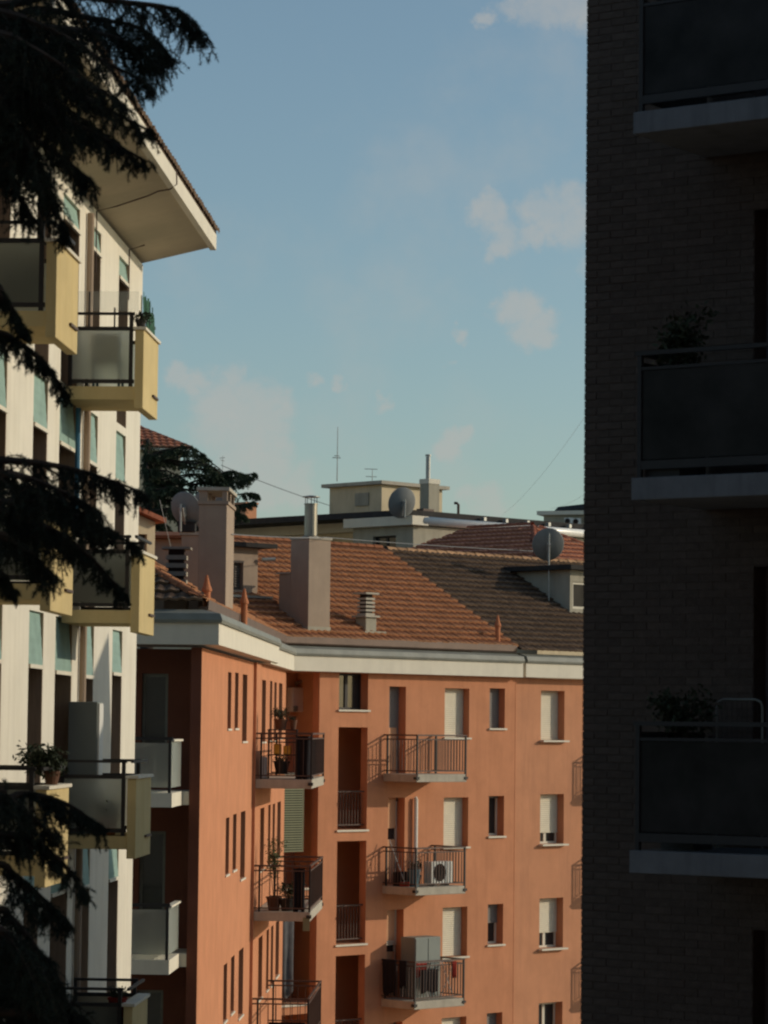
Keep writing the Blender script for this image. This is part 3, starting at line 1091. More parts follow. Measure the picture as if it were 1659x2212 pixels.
# big flat-roofed dormer of the right house: shaded cheek and white framed window
s0_, n0_, z0_ = roof_pt(1231, 1323)
zt = EYE + 4.74
dm = MB().poly(FF.P(s0_, n0_, z0_ - .05), FF.P(s0_, n0_, zt), FF.P(s0_, -RUN - .3, zt), FF.P(s0_, -RUN - .3, z0_ - .05))
wall_mb(FF, s0_, s0_ + 4, z0_ - .05, zt, [(s0_ + .12, s0_ + 1.1, z0_ + .12, zt - .35, .1, False)], dm, n=n0_)
do = obj("dormer", dm, "stucco_grey", orange, label="flat roofed dormer with a shaded cheek")
obj("dormer_roof", MB().box(FF, s0_ - .30, s0_ + 4.2, -RUN - .6, n0_ + .3, zt + .002, zt + .14), "bitumen", do)
fm = MB()
for a, b, c, d in ((.12, 1.1, .12, .19), (.12, 1.1, zt - z0_ - .42, zt - z0_ - .35), (.12, .19, .19, zt - z0_ - .42), (1.03, 1.1, .19, zt - z0_ - .42)):
    fm.box(FF, s0_ + a, s0_ + b, n0_ - .1, n0_ - .04, z0_ + c, z0_ + d)
wd_ = obj("window", fm, "white_paint", do)
obj("pane", MB().box(FF, s0_ + .19, s0_ + 1.03, n0_ - .09, n0_ - .08, z0_ + .19, zt - .42), "smoked_glass", do)

# attic block at the left, half hidden by the white building, and small cream dormer
Y1 = 74.0
p = at(432, 1165, Y1)
q = at(300, 1165, Y1)
fa = Frame(p.x, p.y, R(90) + FR.az)
m = MB().box(fa, -2.6, .0, -2.5, 0, p.z - 2.6, p.z)
at_ = obj("attic_block", m, "stucco_pinkgrey", orange)
rf = MB().hexa([fa.P(-2.7, .25, p.z + .01), fa.P(.1, .25, p.z + .01), fa.P(.1, -2.6, p.z + .02), fa.P(-2.7, -2.6, p.z + .02),
                fa.P(-2.7, .25, p.z + .08), fa.P(.1, .25, p.z + .08), fa.P(.1, -2.6, p.z + .35), fa.P(-2.7, -2.6, p.z + .35)])
ar = obj("attic_roof", rf, "tile_orange", at_)
Y1 = 64.0
p = at(334, 1206, Y1)
sx = (p - FF.o)
f3 = Frame(p.x, p.y, R(52))
zt = at(334, 1128, Y1).z
m = wall_mb(f3, -1.1, 0, p.z - 1.4, zt, [(-.55, -.2, p.z - .05, zt - .27, .1, True)])
m.poly(f3.P(0, 0, p.z - 1.4), f3.P(0, -2, p.z - 1.4), f3.P(0, -2, zt), f3.P(0, 0, zt))
m.poly(f3.P(-1.1, 0, zt), f3.P(0, 0, zt), f3.P(-1.1, 0, zt + .35))
do = obj("dormer", m, "stucco_cream", orange, label="small cream dormer behind the white building")
obj("dormer_roof", MB().hexa([f3.P(-1.3, .2, zt + .43), f3.P(.15, .2, zt - .02), f3.P(.15, -2, zt - .02), f3.P(-1.3, -2, zt + .43),
                              f3.P(-1.3, .2, zt + .53), f3.P(.15, .2, zt + .08), f3.P(.15, -2, zt + .08), f3.P(-1.3, -2, zt + .53)]), "tile_red", do)
obj("shutter", shutter_mb(f3, -.55, -.2, -.09, p.z - .05, zt - .27), "shutter_dark", do)

# ------------------------------------------------------------------ white apartment building (left)
FW = Frame(-6.254, 0, math.atan(0.0515))
WZ = EYE + 4.45                                     # top balcony floor
WST = 2.95
W0, W1 = 27.0, FW.hit(301.5, 1000)[0]
WTOP = EYE + 7.22
white = thing("apartment_building", FW.P(37, -4, 0),
              "white apartment building with ochre balconies and teal window blinds beside the cedar", "building")
bays = [(-118, -78), (-25, 12), (70, 101), (127, 163), (187, 210), (250, 271)]
ops = []
for u0, u1 in bays:
    a, b = FW.hit(u0, 1000)[0], FW.hit(u1, 1000)[0]
    for k in range(-1, 6):
        zs = WZ - (k + 1) * WST
        if zs < 0:
            continue
        ops.append((a, b, zs + .02, (WZ - k * WST - .10) if k >= 0 else WTOP - .26, .30, False))
obj("facade", wall_mb(FW, W0, W1, 0, WTOP, ops), "white_stucco", white)
em = MB().poly(FW.P(W1, 0, 0), FW.P(W1, -9, 0), FW.P(W1, -9, WTOP), FW.P(W1, 0, WTOP))
em.poly(FW.P(W0, 0, 0), FW.P(W0, -9, 0), FW.P(W0, -9, WTOP), FW.P(W0, 0, WTOP))
em.poly(FW.P(W0, -9, 0), FW.P(W1, -9, 0), FW.P(W1, -9, WTOP), FW.P(W0, -9, WTOP))
obj("end_wall", em, "white_stucco", white)
for a, b, z0, z1, dp, _ in ops:
    if z1 < EYE - 6:
        continue
    fw = .06
    m = MB().box(FW, a, b, -.36, -.30, z1 - fw, z1).box(FW, a, b, -.36, -.30, z0, z0 + fw)
    m.box(FW, a, a + fw, -.36, -.30, z0 + fw, z1 - fw).box(FW, b - fw, b, -.36, -.30, z0 + fw, z1 - fw)
    m.box(FW, (a + b) / 2 - .04, (a + b) / 2 + .04, -.355, -.297, z0 + fw, z1 - fw)
    w = obj("window", m, "iron_brown", white)
    obj("pane", MB().box(FW, a + fw, b - fw, -.345, -.33, z0 + fw, z1 - fw), "dark_glass", w)
    for c_, d_ in ((b - .02, b - .003), (a + .003, a + .02)):
        obj("lining", MB().box(FW, c_, d_, -.29, -.004, z0 + .003, z1 - .003), "wood_brown", w)
    ln = .30 if z1 > EYE + 5 else (.62 + .10 * rnd.random())
    zb = z1 - ln
    bl = MB()
    kk = 10
    for i in range(kk):                             # fabric hanging slightly out at the foot
        za, zc = z1 - ln * i / kk, z1 - ln * (i + 1) / kk
        na, nc = -.05 + .05 * i / kk + .004 * (i % 2), -.05 + .05 * (i + 1) / kk + .004 * ((i + 1) % 2)
        bl.poly(FW.P(a + .02, na, za), FW.P(b - .02, na, za), FW.P(b - .02, nc, zc), FW.P(a + .02, nc, zc))
    bo = obj("window_blind", bl, "teal_fabric", white)
    obj("blind_bar", MB().box(FW, a + .015, b - .015, -.015, .025, zb - .05, zb), "white_paint", bo)
for u, r in ((177.5, .05),):
    s = FW.hit(u, 1000)[0]
    obj("downpipe", MB().tube([FW.P(s, .06, 0), FW.P(s, .06, WTOP - .2)], r, 10), "stucco_pinkgrey", white)
s = FW.hit(148, 1000)[0]
obj("awning_arm", MB().tube([FW.P(s, .12, EYE + 4.2), FW.P(s, .12, EYE + 2.6)], .035, 8), "blue_pipe", white)
# eave: soffit rising outwards, fascia, tile edge
E1 = W1 + .12
EO = 1.04
zi, zo = WTOP, WTOP + .30
obj("soffit", MB().hexa([FW.P(W0, -.3, zi - .02), FW.P(E1, -.3, zi - .02), FW.P(E1, EO, zo), FW.P(W0, EO, zo),
                         FW.P(W0, -.3, zi + .06), FW.P(E1, -.3, zi + .06), FW.P(E1, EO, zo + .08), FW.P(W0, EO, zo + .08)]), "soffit_plaster", white)
obj("fascia", MB().box(FW, W0, E1 + .03, EO + .003, EO + .10, zo - .04, zo + .20), "white_paint", white)
ro = obj("roof", MB().hexa([FW.P(W0, EO + .09, zo + .203), FW.P(E1, EO + .09, zo + .203), FW.P(E1, -8, zo + 2.2), FW.P(W0, -8, zo + 2.2),
                            FW.P(W0, EO + .10, zo + .25), FW.P(E1, EO + .10, zo + .25), FW.P(E1, -8, zo + 2.3), FW.P(W0, -8, zo + 2.3)]), "tile_old_shade", white)
upW = (FW.P(0, -1, .22) - FW.P(0, 0, 0)).normalized()
tile_field(white, ro, FW.P(W0, EO + .13, zo + .215), FW.d, upW, lambda p: p.y < 47.2, 92, 3, .23, .35, "tile_old_shade")
s = FW.hit(190, 420, .6)[0]
obj("cable", MB().tube([FW.P(41.9, .02, WTOP - .9), FW.P(41.9, .02, WTOP - .03), FW.P(41.9, .30, WTOP + .04), FW.P(41.8, .75, WTOP + .17), FW.P(41.6, .92, WTOP + .2),
                        FW.P(41.6, EO + .05, zo - .07), FW.P(41.6, EO + .14, zo + .0), FW.P(41.6, EO + .13, zo + .2)], .011, 6), "iron_brown", white)
obj("cable", MB().tube([FW.P(45.3, .02, WTOP - .8), FW.P(45.3, .02, WTOP - .03), FW.P(45.3, .25, WTOP + .04)], .011, 6), "iron_brown", white)


def ochre_balcony(y0, y1, z, glass="frosted_dark", lab=None):
    fr = FW
    b = obj("balcony", MB().box(fr, y0, y1, .002, .91, z - .17, z), "ochre_render", white, label=lab)
    p = obj("parapet", MB().box(fr, y0 - .02, y1, .913, 1.03, z - .29, z + .75), "ochre_render", b, bevel=.008)
    obj("coping", MB().box(fr, y0 - .05, y1 + .03, .89, 1.06, z + .752, z + .79), "white_paint", b)
    obj("spout", MB().box(fr, y1 - .62, y1 - .12, 1.032, 1.06, z - .04, z - .01), "iron_brown", b)
    for yy in (y0 + .03, y1 - .03):
        for dz, hh in ((.77, .05), (.07, .05), (.97, .035)):
            obj("rail", MB().bar(fr.P(yy, .03, z + dz), fr.P(yy, .90, z + dz), .04, hh), "iron_dark", b)
        for n in (.05, .855):
            obj("post", MB().box(fr, yy - .02, yy + .02, n - .025, n + .025, z + .004, z + .99), "iron_dark", b)
        obj("glass_panel", MB().box(fr, yy - .006, yy + .006, .08, .83, z + .10, z + .745), glass, b)
    obj("rail", MB().bar(fr.P(y0, .97, z + .97), fr.P(y1, .97, z + .97), .035, .035), "iron_dark", b)
    return b


for k in range(4):
    ochre_balcony(32.35, 33.85, WZ - k * WST)
    ochre_balcony(39.55, 41.05, WZ - k * WST, "frosted_glass" if k in (0, 2) else "frosted_dark")


def prop(o, label, cat, group=None):
    return tag(o, label, cat, group)


def potted(name, p, rad, h, leaf, label, pot_m="terracotta", pr=.13, ph=.2, count=260, size=.06, seed=1, group=None, cat="plant"):
    t = thing(name, p, label, cat, group)
    p = Vector(p)
    obj("pot", MB().lathe(p, [(pr * .72, 0), (pr, ph), (pr * 1.1, ph), (pr * 1.1, ph + .03), (pr * .9, ph + .03), (pr * .85, ph - .02)], 14), pot_m, t)
    r = random.Random(seed)
    st = MB()
    lf = MB()
    for i in range(7):
        a = r.uniform(0, 6.28)
        tip = p + Vector((math.cos(a) * rad * r.uniform(.3, .9), math.sin(a) * rad * r.uniform(.3, .9), ph + h * r.uniform(.55, 1.0)))
        mid = (p + Vector((0, 0, ph)) + tip) / 2 + Vector((r.uniform(-.05, .05), r.uniform(-.05, .05), h * .1))
        st.tube([p + Vector((0, 0, ph - .02)), mid, tip], [.008, .006, .003], 5)
        for c in (mid, tip, (mid + tip) / 2):
            leaves(lf, c, rad * .42, count // 21, size, r)
    obj("stem", st, "bark", t)
    fo = obj("foliage", lf, leaf, t)
    return t


# things on the white building's balconies
zf = WZ
t = thing("garden_chair", FW.P(40.0, .45, zf + .004), "blue and white garden chair behind the frosted glass of the topmost far balcony", "chair")
m = MB().box(FW, 39.85, 40.25, .30, .68, zf + .36, zf + .40)
obj("seat", m, "plastic_blue", t)
obj("backrest", MB().box(FW, 39.82, 39.85, .30, .68, zf + .40, zf + .74), "plastic_white", t)
for a in (39.87, 40.22):
    for n in (.32, .66):
        obj("leg", MB().box(FW, a - .016, a + .016, n - .016, n + .016, zf + .004, zf + .36), "plastic_blue", t)
t = thing("screen_fence", FW.P(40.3, .97, zf + .80), "green leafy screen net standing on the topmost ochre parapet", "screen")
m = MB()
r = random.Random(11)
for i in range(16):
    y = 39.75 + i * .075
    h = .50 - .012 * i + r.uniform(-.06, .06)
    m.poly(FW.P(y, .985 + r.uniform(-.02, .02), zf + .792), FW.P(y + .085, .985 + r.uniform(-.02, .02), zf + .792),
           FW.P(y + .085, .985 + r.uniform(-.02, .02), zf + .79 + h), FW.P(y, .985 + r.uniform(-.02, .02), zf + .79 + h + r.uniform(-.03, .05)))
obj("netting", m, "net_green", t)
m = MB()
for y in (39.76, 40.3, 40.9):
    m.tube([FW.P(y, .96, zf + .79), FW.P(y, .96, zf + 1.24)], .008, 6)
obj("stake", m, "net_green", t)
potted("potted_plant", FW.P(39.66, .97, zf + .792), .14, .12, "leaf_dark", "small dark plant in a pot at the near end of the topmost far parapet", "iron_dark", pr=.07, ph=.08, count=200, size=.05, seed=2)
t = thing("glass_screen", FW.P(39.55, .45, zf + .99), "clear glass windscreen above the rail of the topmost far balcony", "screen")
obj("pane", MB().box(FW, 39.575, 39.585, .10, .95, zf + 1.0, zf + 1.27), "clear_glass", t)
obj("clamp", MB().box(FW, 39.57, 39.59, .28, .30, zf + .78, zf + 1.26), "iron_dark", t)
obj("clamp", MB().box(FW, 39.57, 39.59, .62, .64, zf + .78, zf + 1.05), "iron_dark", t)
zf = WZ - 2 * WST
t = thing("balcony_cabinet", FW.P(40.6, .4, zf + .004), "tall grey cupboard standing on the far white building balcony below the middle", "cabinet")
obj("body", MB().box(FW, 40.1, 40.5, .03, .42, zf + .004, zf + 1.75), "plastic_grey", t, bevel=.01)
obj("door", MB().box(FW, 40.12, 40.48, .423, .445, zf + .06, zf + 1.73), "plastic_white", t)
potted("potted_plant", FW.P(33.0, .97, zf + .792), .34, .22, "leaf_dark", "bushy dark plant on the near ochre parapet level with the tall grey cupboard", "pot_brown", pr=.09, ph=.12, count=900, size=.07, seed=5)
potted("potted_plant", FW.P(39.8, .62, zf + .004), .25, .25, "leaf_dark", "dark shrub behind the glass of the balcony with the tall grey cupboard", pr=.14, ph=.2, count=300, size=.07, seed=6)
zf = WZ - 3 * WST
potted("potted_plant", FW.P(39.75, .80, zf + .60), .15, .15, "leaf_dark", "plant in a red pot on the lowest white building balcony in view", "cloth_red", pr=.12, ph=.22, count=160, size=.05, seed=8)
obj("pot_stand", MB().box(FW, 39.63, 39.87, .68, .92, zf + .004, zf + .598), "iron_dark", label="dark pot stand on the lowest white building balcony in view", cat="stand")

# ------------------------------------------------------------------ brick building (right)
FB = Frame(1.725, 25.95, R(124.8))
brick = thing("brick_building", FB.P(3, -3, 0), "dark brown brick apartment building in shade filling the right side", "building")
BT = EYE + 11.0
BF = [EYE + 5.04, EYE + 2.04, EYE - .96, EYE - 3.96]
dop = []
D0 = FB.hit(1628, 1200)[0]
for z in BF:
    dop.append((D0, D0 + 1.5, z + .02, z + 2.33, .22, False))
DEN = .006
wm = wall_mb(FB, .007, 9, 0, BT, dop, n=-DEN)
L_END = 8.0
wm.poly(FB.P(.007, -DEN, 0), FB.P(.007, -L_END, 0), FB.P(.007, -L_END, BT), FB.P(.007, -DEN, BT))
wm.poly(FB.P(9, -DEN, 0), FB.P(9, -L_END, 0), FB.P(9, -L_END, BT), FB.P(9, -DEN, BT))
wm.poly(FB.P(.007, -L_END, 0), FB.P(9, -L_END, 0), FB.P(9, -L_END, BT), FB.P(.007, -L_END, BT))
wm.poly(FB.P(.007, -DEN, BT), FB.P(9, -DEN, BT), FB.P(9, -L_END, BT), FB.P(.007, -L_END, BT))
bw = obj("wall", wm, "mortar", brick)
CH, BH, BL, J = .0665, .0595, .250, .0035
me_b = {}


def brick_mesh(l, n0):
    key = (round(l, 3), n0)
    if key not in me_b:
        mb = MB().box(Frame(0, 0, 0), 0, l, -n0, 0, 0, BH)      # local: Y = along, X = out
        bm = bmesh.new()
        vs_ = [bm.verts.new(v) for v in mb.v]
        for f in mb.f:
            bm.faces.new([vs_[i] for i in f])
        bmesh.ops.recalc_face_normals(bm, faces=bm.faces[:])
        bmesh.ops.bevel(bm, geom=[e for e in bm.edges], offset=.004, segments=1, affect='EDGES')
        me = bpy.data.meshes.new("brick")
        bm.to_mesh(me)
        bm.free()
        me.materials.append(MATS["brick_brown"])
        me_b[key] = me
    return me_b[key]


rest = MB()
r = random.Random(5)
n_b = 0
z = EYE - 3.2
row = 0
org = brick.location
while z < EYE + 7.2:
    s = 0.0
    first = .12 if row % 2 else BL
    i = 0
    while s < 3.2:
        l = first if i == 0 else BL
        hitdoor = any(o[2] - BH < z < o[3] and s + l > o[0] for o in dop)
        if hitdoor:
            l = min(l, max(0, dop[0][0] - s))
        if l > .03:
            dn = r.uniform(-.003, .002)
            vis = EYE - 2.7 < z < EYE + 6.4
            if i < 2 and vis and n_b < 300:
                piece("brick", brick_mesh(l, .02), bw, FB.P(s, dn, z), (0, 0, -FB.az))
                n_b += 1
            else:
                rest.box(FB, s, s + l, -.02, dn, z, z + BH)
        if hitdoor:
            break
        s += l + J
        i += 1
    z += CH
    row += 1
bo = obj("bricks", rest, "brick_brown", bw, kind="stuff")
for a, b, z0, z1, dp, _ in dop:
    w = window(brick, FB, a, b, z0, z1, -.22, 1.0, frame_m="slab_grey", sill=False, name="balcony_door")
for ki, z in enumerate(BF):
    p = 1.2
    s0 = 1.169
    b = obj("balcony", MB().box(FB, s0, 2.75, -.004, p, z - .18, z).box(FB, 2.762, 8, -.004, p, z - .18, z), "slab_grey", brick, bevel=.006)
    nn = p - .06
    sa = s0 + .03
    obj("post", MB().box(FB, sa, sa + .035, nn - .02, nn + .02, z - .002, z + 1.0), "iron_dark", b)
    obj("post", MB().box(FB, sa + 1.55, sa + 1.585, nn - .02, nn + .02, z - .002, z + 1.0), "iron_dark", b)
    obj("handrail", MB().box(FB, sa - .02, 8, nn - .025, nn + .025, z + 1.0, z + 1.035), "iron_dark", b)
    obj("rail", MB().box(FB, sa + .035, 8, nn - .015, nn + .015, z + .88, z + .905), "iron_dark", b)
    obj("rail", MB().box(FB, sa + .035, 8, nn - .018, nn + .018, z + .07, z + .14), "iron_dark", b)
    obj("glass_panel", MB().box(FB, sa + .04, sa + 1.54, nn - .005, nn + .005, z + .15, z + .875), "smoked_glass", b)
    obj("glass_panel", MB().box(FB, sa + 1.59, 7.9, nn - .005, nn + .005, z + .15, z + .875), "smoked_glass", b)
    obj("handrail", MB().box(FB, sa - .02, sa + .03, .0, nn - .03, z + 1.0, z + 1.035), "iron_dark", b)
    obj("glass_panel", MB().box(FB, sa + .005, sa + .015, .03, nn - .03, z + .1, z + .95), "smoked_glass", b)
# unseen block added and shaped to throw the wedge of shade on the white wall
prof = [(34.0, EYE + 1.3), (45.9, EYE + 6.05), (47.4, EYE + .9), (48.3, EYE - 2.0), (48.3, 0), (34.0, 0)]
m = MB()
lo = [Vector((10.0, y, z)) for y, z in prof]
hi = [Vector((15.0, y + .7, z)) for y, z in prof]
m.poly(*lo).poly(*hi[::-1])
for i in range(len(prof)):
    j = (i + 1) % len(prof)
    m.poly(lo[i], lo[j], hi[j], hi[i])
obj("shade_block", m, "stucco_grey", brick)

t = potted("balcony_shrub", FB.P(1.40, .95, BF[1] + .45), .30, .55, "leaf_dark", "spreading dark shrub on the middle balcony of the brick building", "iron_dark", pr=.16, ph=.3, count=900, size=.07, seed=21)
obj("shrub_stand", MB().box(FB, 1.24, 1.56, .80, 1.10, BF[1] + .002, BF[1] + .449), "iron_dark", label="dark box stand under the spreading shrub on the brick building", cat="stand")
potted("balcony_shrub", FB.P(1.36, .62, BF[2] + .45), .24, .50, "leaf_dark", "rounded dark shrub on the lower balcony of the brick building", "iron_dark", pr=.16, ph=.3, count=900, size=.06, seed=22)
obj("shrub_stand", MB().box(FB, 1.22, 1.52, .46, .78, BF[2] + .002, BF[2] + .449), "iron_dark", label="dark box stand under the rounded shrub on the brick building", cat="stand")
t = thing("drying_rack", FB.P(1.75, .35, BF[2]), "metal tube drying rack with rounded corners on the lower brick building balcony", "rack")
pts = []
z = BF[2] + .003
sa, sb, zt = 1.50, 1.92, z + 1.22
for q in [(sa, z), (sa, zt - .06), (sa + .015, zt - .02), (sa + .06, zt), (sb - .06, zt), (sb - .015, zt - .02), (sb, zt - .06), (sb, z)]:
    pts.append(FB.P(q[0], .35, q[1]))
obj("frame", MB().tube(pts, .010, 8), "oxidised_metal", t)
m = MB()
for i in range(1, 9):
    m.tube([FB.P(sa + (sb - sa) * i / 9, .35, z + .3), FB.P(sa + (sb - sa) * i / 9, .35, zt)], .002, 5)
obj("wire", m, "iron_dark", t)

# ------------------------------------------------------------------ houses behind
# cream block with flat roof, stair penthouse and chimney
K = at(890, 1400, 105.0)
FK = Frame(K.x, K.y, R(45))
FL = Frame(K.x, K.y, R(135))


def zv(v, y, u=830):
    return EYE + (1572 + .0112 * (u - 830) - v) / F_PX * y


cream = thing("flat_roofed_building", (K.x, K.y + 8, 0), "cream flat roofed building with a stair penthouse behind the tiled roofs", "building")
zt = zv(1134, 105)
wl = wall_mb(FL, -3.0, 0, 0, zt, [(-2.0, -.85, zv(1190, 106), zv(1158, 106), .15, False)])
wl.poly(FK.P(0, 0, 0), FK.P(14, 0, 0), FK.P(14, 0, zt), FK.P(0, 0, zt))
obj("wall", wl, "stucco_grey", cream)
w = window(cream, FL, -2.0, -.85, zv(1190, 106), zv(1158, 106), -.15, 1.0, frame_m="iron_dark", sill=False)
obj("wall", MB().poly(FL.P(-18, -1.5, 0), FL.P(-3.0, -1.5, 0), FL.P(-3.0, -1.5, zt), FL.P(-18, -1.5, zt)).poly(
    FL.P(-3.0, -1.5, 0), FL.P(-3.0, 0, 0), FL.P(-3.0, 0, zt), FL.P(-3.0, -1.5, zt)), "stucco_cream", cream)
for i, (u0, u1, v0, v1) in enumerate(((583, 597, 1146, 1153), (640, 650, 1141, 1153), (690, 712, 1140, 1153))):
    a, za = FL.hit(u0, v1, -1.5)
    b, zb = FL.hit(u1, v0, -1.5)
    obj("window", MB().box(FL, a, b, -1.52, -1.488, za, zb), "dark_glass", cream)
fz = zt + .003
obj("fascia", MB().box(FL, -3.2, .25, -.5, .3, fz, fz + .32), "white_paint", cream)
obj("fascia", MB().box(FL, -18, -3.21, -2, -1.2, fz, fz + .34), "white_paint", cream)
obj("gutter", MB().tube([FK.P(.30, .16, fz + .17), FK.P(14, .16, fz + .17)], .15, 20), "enamel_white", cream, smooth=True, label="sunlit bright metal gutter")
rf = MB().hexa([FK.P(-.2, -.1, fz + .345), FK.P(14.4, -.1, fz + .345), FK.P(14.4, -18, fz + .345), FK.P(-.2, -18, fz + .345),
                FK.P(-.1, -.15, fz + .55), FK.P(14.3, -.15, fz + .55), FK.P(14.3, -18, fz + .6), FK.P(-.1, -18, fz + .6)])
obj("roof", rf, "bitumen", cream)
for i in range(9):
    s = 3.5 + i * 1.15
    obj("roof_bracket", MB().box(FK, s, s + .12, -.05, .12, fz + .35, fz + .48), "zinc", cream)
# penthouse
P = at(824, 1110, 110.0)
fp1, fp2 = Frame(P.x, P.y, R(45)), Frame(P.x, P.y, R(135))
zb, zt2 = fz + .5, zv(1046, 110)
ph = MB().box(fp1, 0, 3.2, -2.75, 0, zb, zt2)
po = obj("penthouse", ph, "stucco_cream", cream)
obj("penthouse_roof", MB().box(fp1, -.2, 3.4, -3.0, .2, zt2 + .002, zt2 + .13), "concrete", po)
obj("vent_panel", MB().box(fp2, -1.35, -.65, .003, .05, zv(1090, 110), zv(1062, 110)), "stucco_grey", po)
q = at(926, 1105, 109.0)
fc = Frame(q.x, q.y, R(45))
cz = zv(1043, 109)
cc = obj("chimney", MB().box(fc, 0, .55, -.45, 0, zb - .3, cz), "stucco_grey", cream)
obj("cap", MB().box(fc, -.02, .57, -.47, .02, cz + .002, cz + .18), "white_paint", cc)
obj("flue", MB().tube([fc.P(.15, -.2, cz + .18), fc.P(.15, -.2, cz + 1.0)], .085, 10), "zinc", cc)
obj("flue_cap", MB().tube([fc.P(.15, -.2, cz + 1.02), fc.P(.15, -.2, cz + 1.08)], .11, 10), "zinc", cc)
q = at(990, 1115, 110)
obj("vent_pipe", MB().tube([q - Vector((0, 0, .5)), q + Vector((0, 0, .42)), q + Vector((-.06, 0, .48)), q + Vector((-.16, 0, .48))], .05, 8), "iron_brown", cream)
q = at(923, 1108, 108)
obj("vent_block", MB().box(Frame(q.x, q.y, R(45)), -.2, .35, -.35, 0, q.z - .4, q.z + .15), "iron_brown", cream)

# house with the hipped red roof
E = at(1164, 1224, 97.0)
fe = Frame(E.x, E.y, R(45))
fe2 = Frame(E.x, E.y, R(135))
house = thing("tiled_house", (E.x, E.y + 4, 0), "house with a hipped red tile roof half in shade beside the brick building", "building")
a_, rise = 3.0, 1.62
ez = E.z
apex = fe.P(a_, -a_, ez + rise)
far = fe.P(a_, -a_ - 3.1, ez + rise)
zz = ez - .02
obj("wall", MB().box(fe, .4, 2 * a_ - .4, -2 * a_ - 2.7, -.4, 0, zz - .05), "stucco_cream", house)
rf = MB().poly(fe.P(0, 0, zz), fe.P(2 * a_, 0, zz), apex).poly(fe.P(0, 0, zz), apex, far, fe.P(0, -2 * a_ - 3.1, zz))
rf.poly(fe.P(2 * a_, 0, zz), fe.P(2 * a_, -2 * a_ - 3.1, zz), far, apex).poly(fe.P(0, -2 * a_ - 3.1, zz), far, fe.P(2 * a_, -2 * a_ - 3.1, zz))
hr = obj("roof", rf, "tile_red", house)
k_ = rise / a_
u1 = (fe.P(0, -1, k_) - fe.P(0, 0, 0)).normalized()


def in_front(p):
    s, n = (p - fe.o).dot(fe.d), -(p - fe.o).dot(fe.n)
    return 0 <= n <= a_ and n < s < 2 * a_ - n


def in_left(p):
    s, n = (p - fe.o).dot(fe.d), -(p - fe.o).dot(fe.n)
    return 0 <= s <= a_ and s < n < 2 * a_ + 3.1 - s


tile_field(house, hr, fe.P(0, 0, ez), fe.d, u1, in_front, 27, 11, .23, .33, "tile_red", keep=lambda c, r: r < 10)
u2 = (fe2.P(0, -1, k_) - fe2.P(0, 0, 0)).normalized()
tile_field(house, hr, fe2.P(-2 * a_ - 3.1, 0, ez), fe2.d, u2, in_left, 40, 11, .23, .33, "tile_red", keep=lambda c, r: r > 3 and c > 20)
ridge_tiles(hr, fe.P(0, 0, ez + .04), apex + Vector((0, 0, .05)), "tile_red")
ridge_tiles(hr, fe.P(2 * a_, 0, ez + .04), apex + Vector((0, 0, .05)), "tile_red")
ridge_tiles(hr, apex + Vector((0, 0, .05)), far + Vector((0, 0, .05)), "tile_red")

# grey block at the far right
q = at(1166, 1113, 185)
f4 = Frame(q.x, q.y, R(108))
gb = thing("grey_building", f4.P(4, -4, 0), "grey building with white roof edge and air conditioner boxes behind the red hipped roof", "building")
wz = q.z
obj("wall", MB().box(f4, .25, 12, -8, 0, 0, wz), "stucco_grey", gb)
obj("fascia", MB().box(f4, -.1, 12.3, -8, .35, wz + .002, wz + .24), "white_paint", gb)
obj("roof", MB().hexa([f4.P(.9, 0, wz + .245), f4.P(12, 0, wz + .245), f4.P(12, -8, wz + .245), f4.P(.9, -8, wz + .245),
                       f4.P(1.0, -.6, wz + .55), f4.P(12, -.6, wz + 1.6), f4.P(12, -7, wz + .9), f4.P(1.0, -7, wz + .42)]), "bitumen", gb)
obj("chimney", MB().box(f4, 2.75, 3.7, -1.2, -.6, wz + .3, zv(1080, 186)).box(f4, 2.63, 3.8, -1.28, -.52, zv(1080, 186) + .002, zv(1080, 186) + .15), "stucco_grey", gb)
a, za = f4.hit(1208, 1168)
b, zb_ = f4.hit(1228, 1143)
obj("window", MB().box(f4, a, b, .002, .03, za, zb_), "interior", gb)


def ac_unit(name, f, s, n, z, w, h, d, label, group=None):
    t = thing(name, f.P(s + w / 2, n + d / 2, z), label, "air conditioner", group)
    obj("housing", MB().box(f, s, s + w, n, n + d, z, z + h), "plastic_white", t, bevel=.012)
    c = f.P(s + w * .38, n + d + .004, z + h * .5)
    m = MB()
    rr = h * .40
    ring = [c + f.d * (math.cos(i * math.pi / 10) * rr) + Vector((0, 0, math.sin(i * math.pi / 10) * rr)) for i in range(20)]
    m.poly(*ring)
    obj("fan_opening", m, "interior", t)
    m = MB()
    for k in (.35, .65, 1.0):
        pts = [c + f.n * .012 + f.d * (math.cos(i * math.pi / 10) * rr * k) + Vector((0, 0, math.sin(i * math.pi / 10) * rr * k)) for i in range(21)]
        m.tube(pts, .006, 4)
    for i in range(4):
        dd = f.d * math.cos(i * math.pi / 4) * rr + Vector((0, 0, math.sin(i * math.pi / 4) * rr))
        m.tube([c + f.n * .012 - dd, c + f.n * .012 + dd], .005, 4)
    obj("fan_grille", m, "iron_dark", t)
    for k in (.15, .8):
        obj("foot", MB().box(f, s + w * k, s + w * k + .05, n + .01, n + d - .01, z - .06, z - .001), "iron_dark", t)
    return t


s, z = f4.hit(1222, 1134)
ac_unit("air_conditioner", f4, s, .05, z, .52, .42, .3, "white air conditioner on the grey building wall, nearer its window", "air conditioners on the grey building")
s, z = f4.hit(1240, 1135)
ac_unit("air_conditioner", f4, s, .05, z, .5, .42, .3, "white air conditioner on the grey building wall, hard by the brick building", "air conditioners on the grey building")

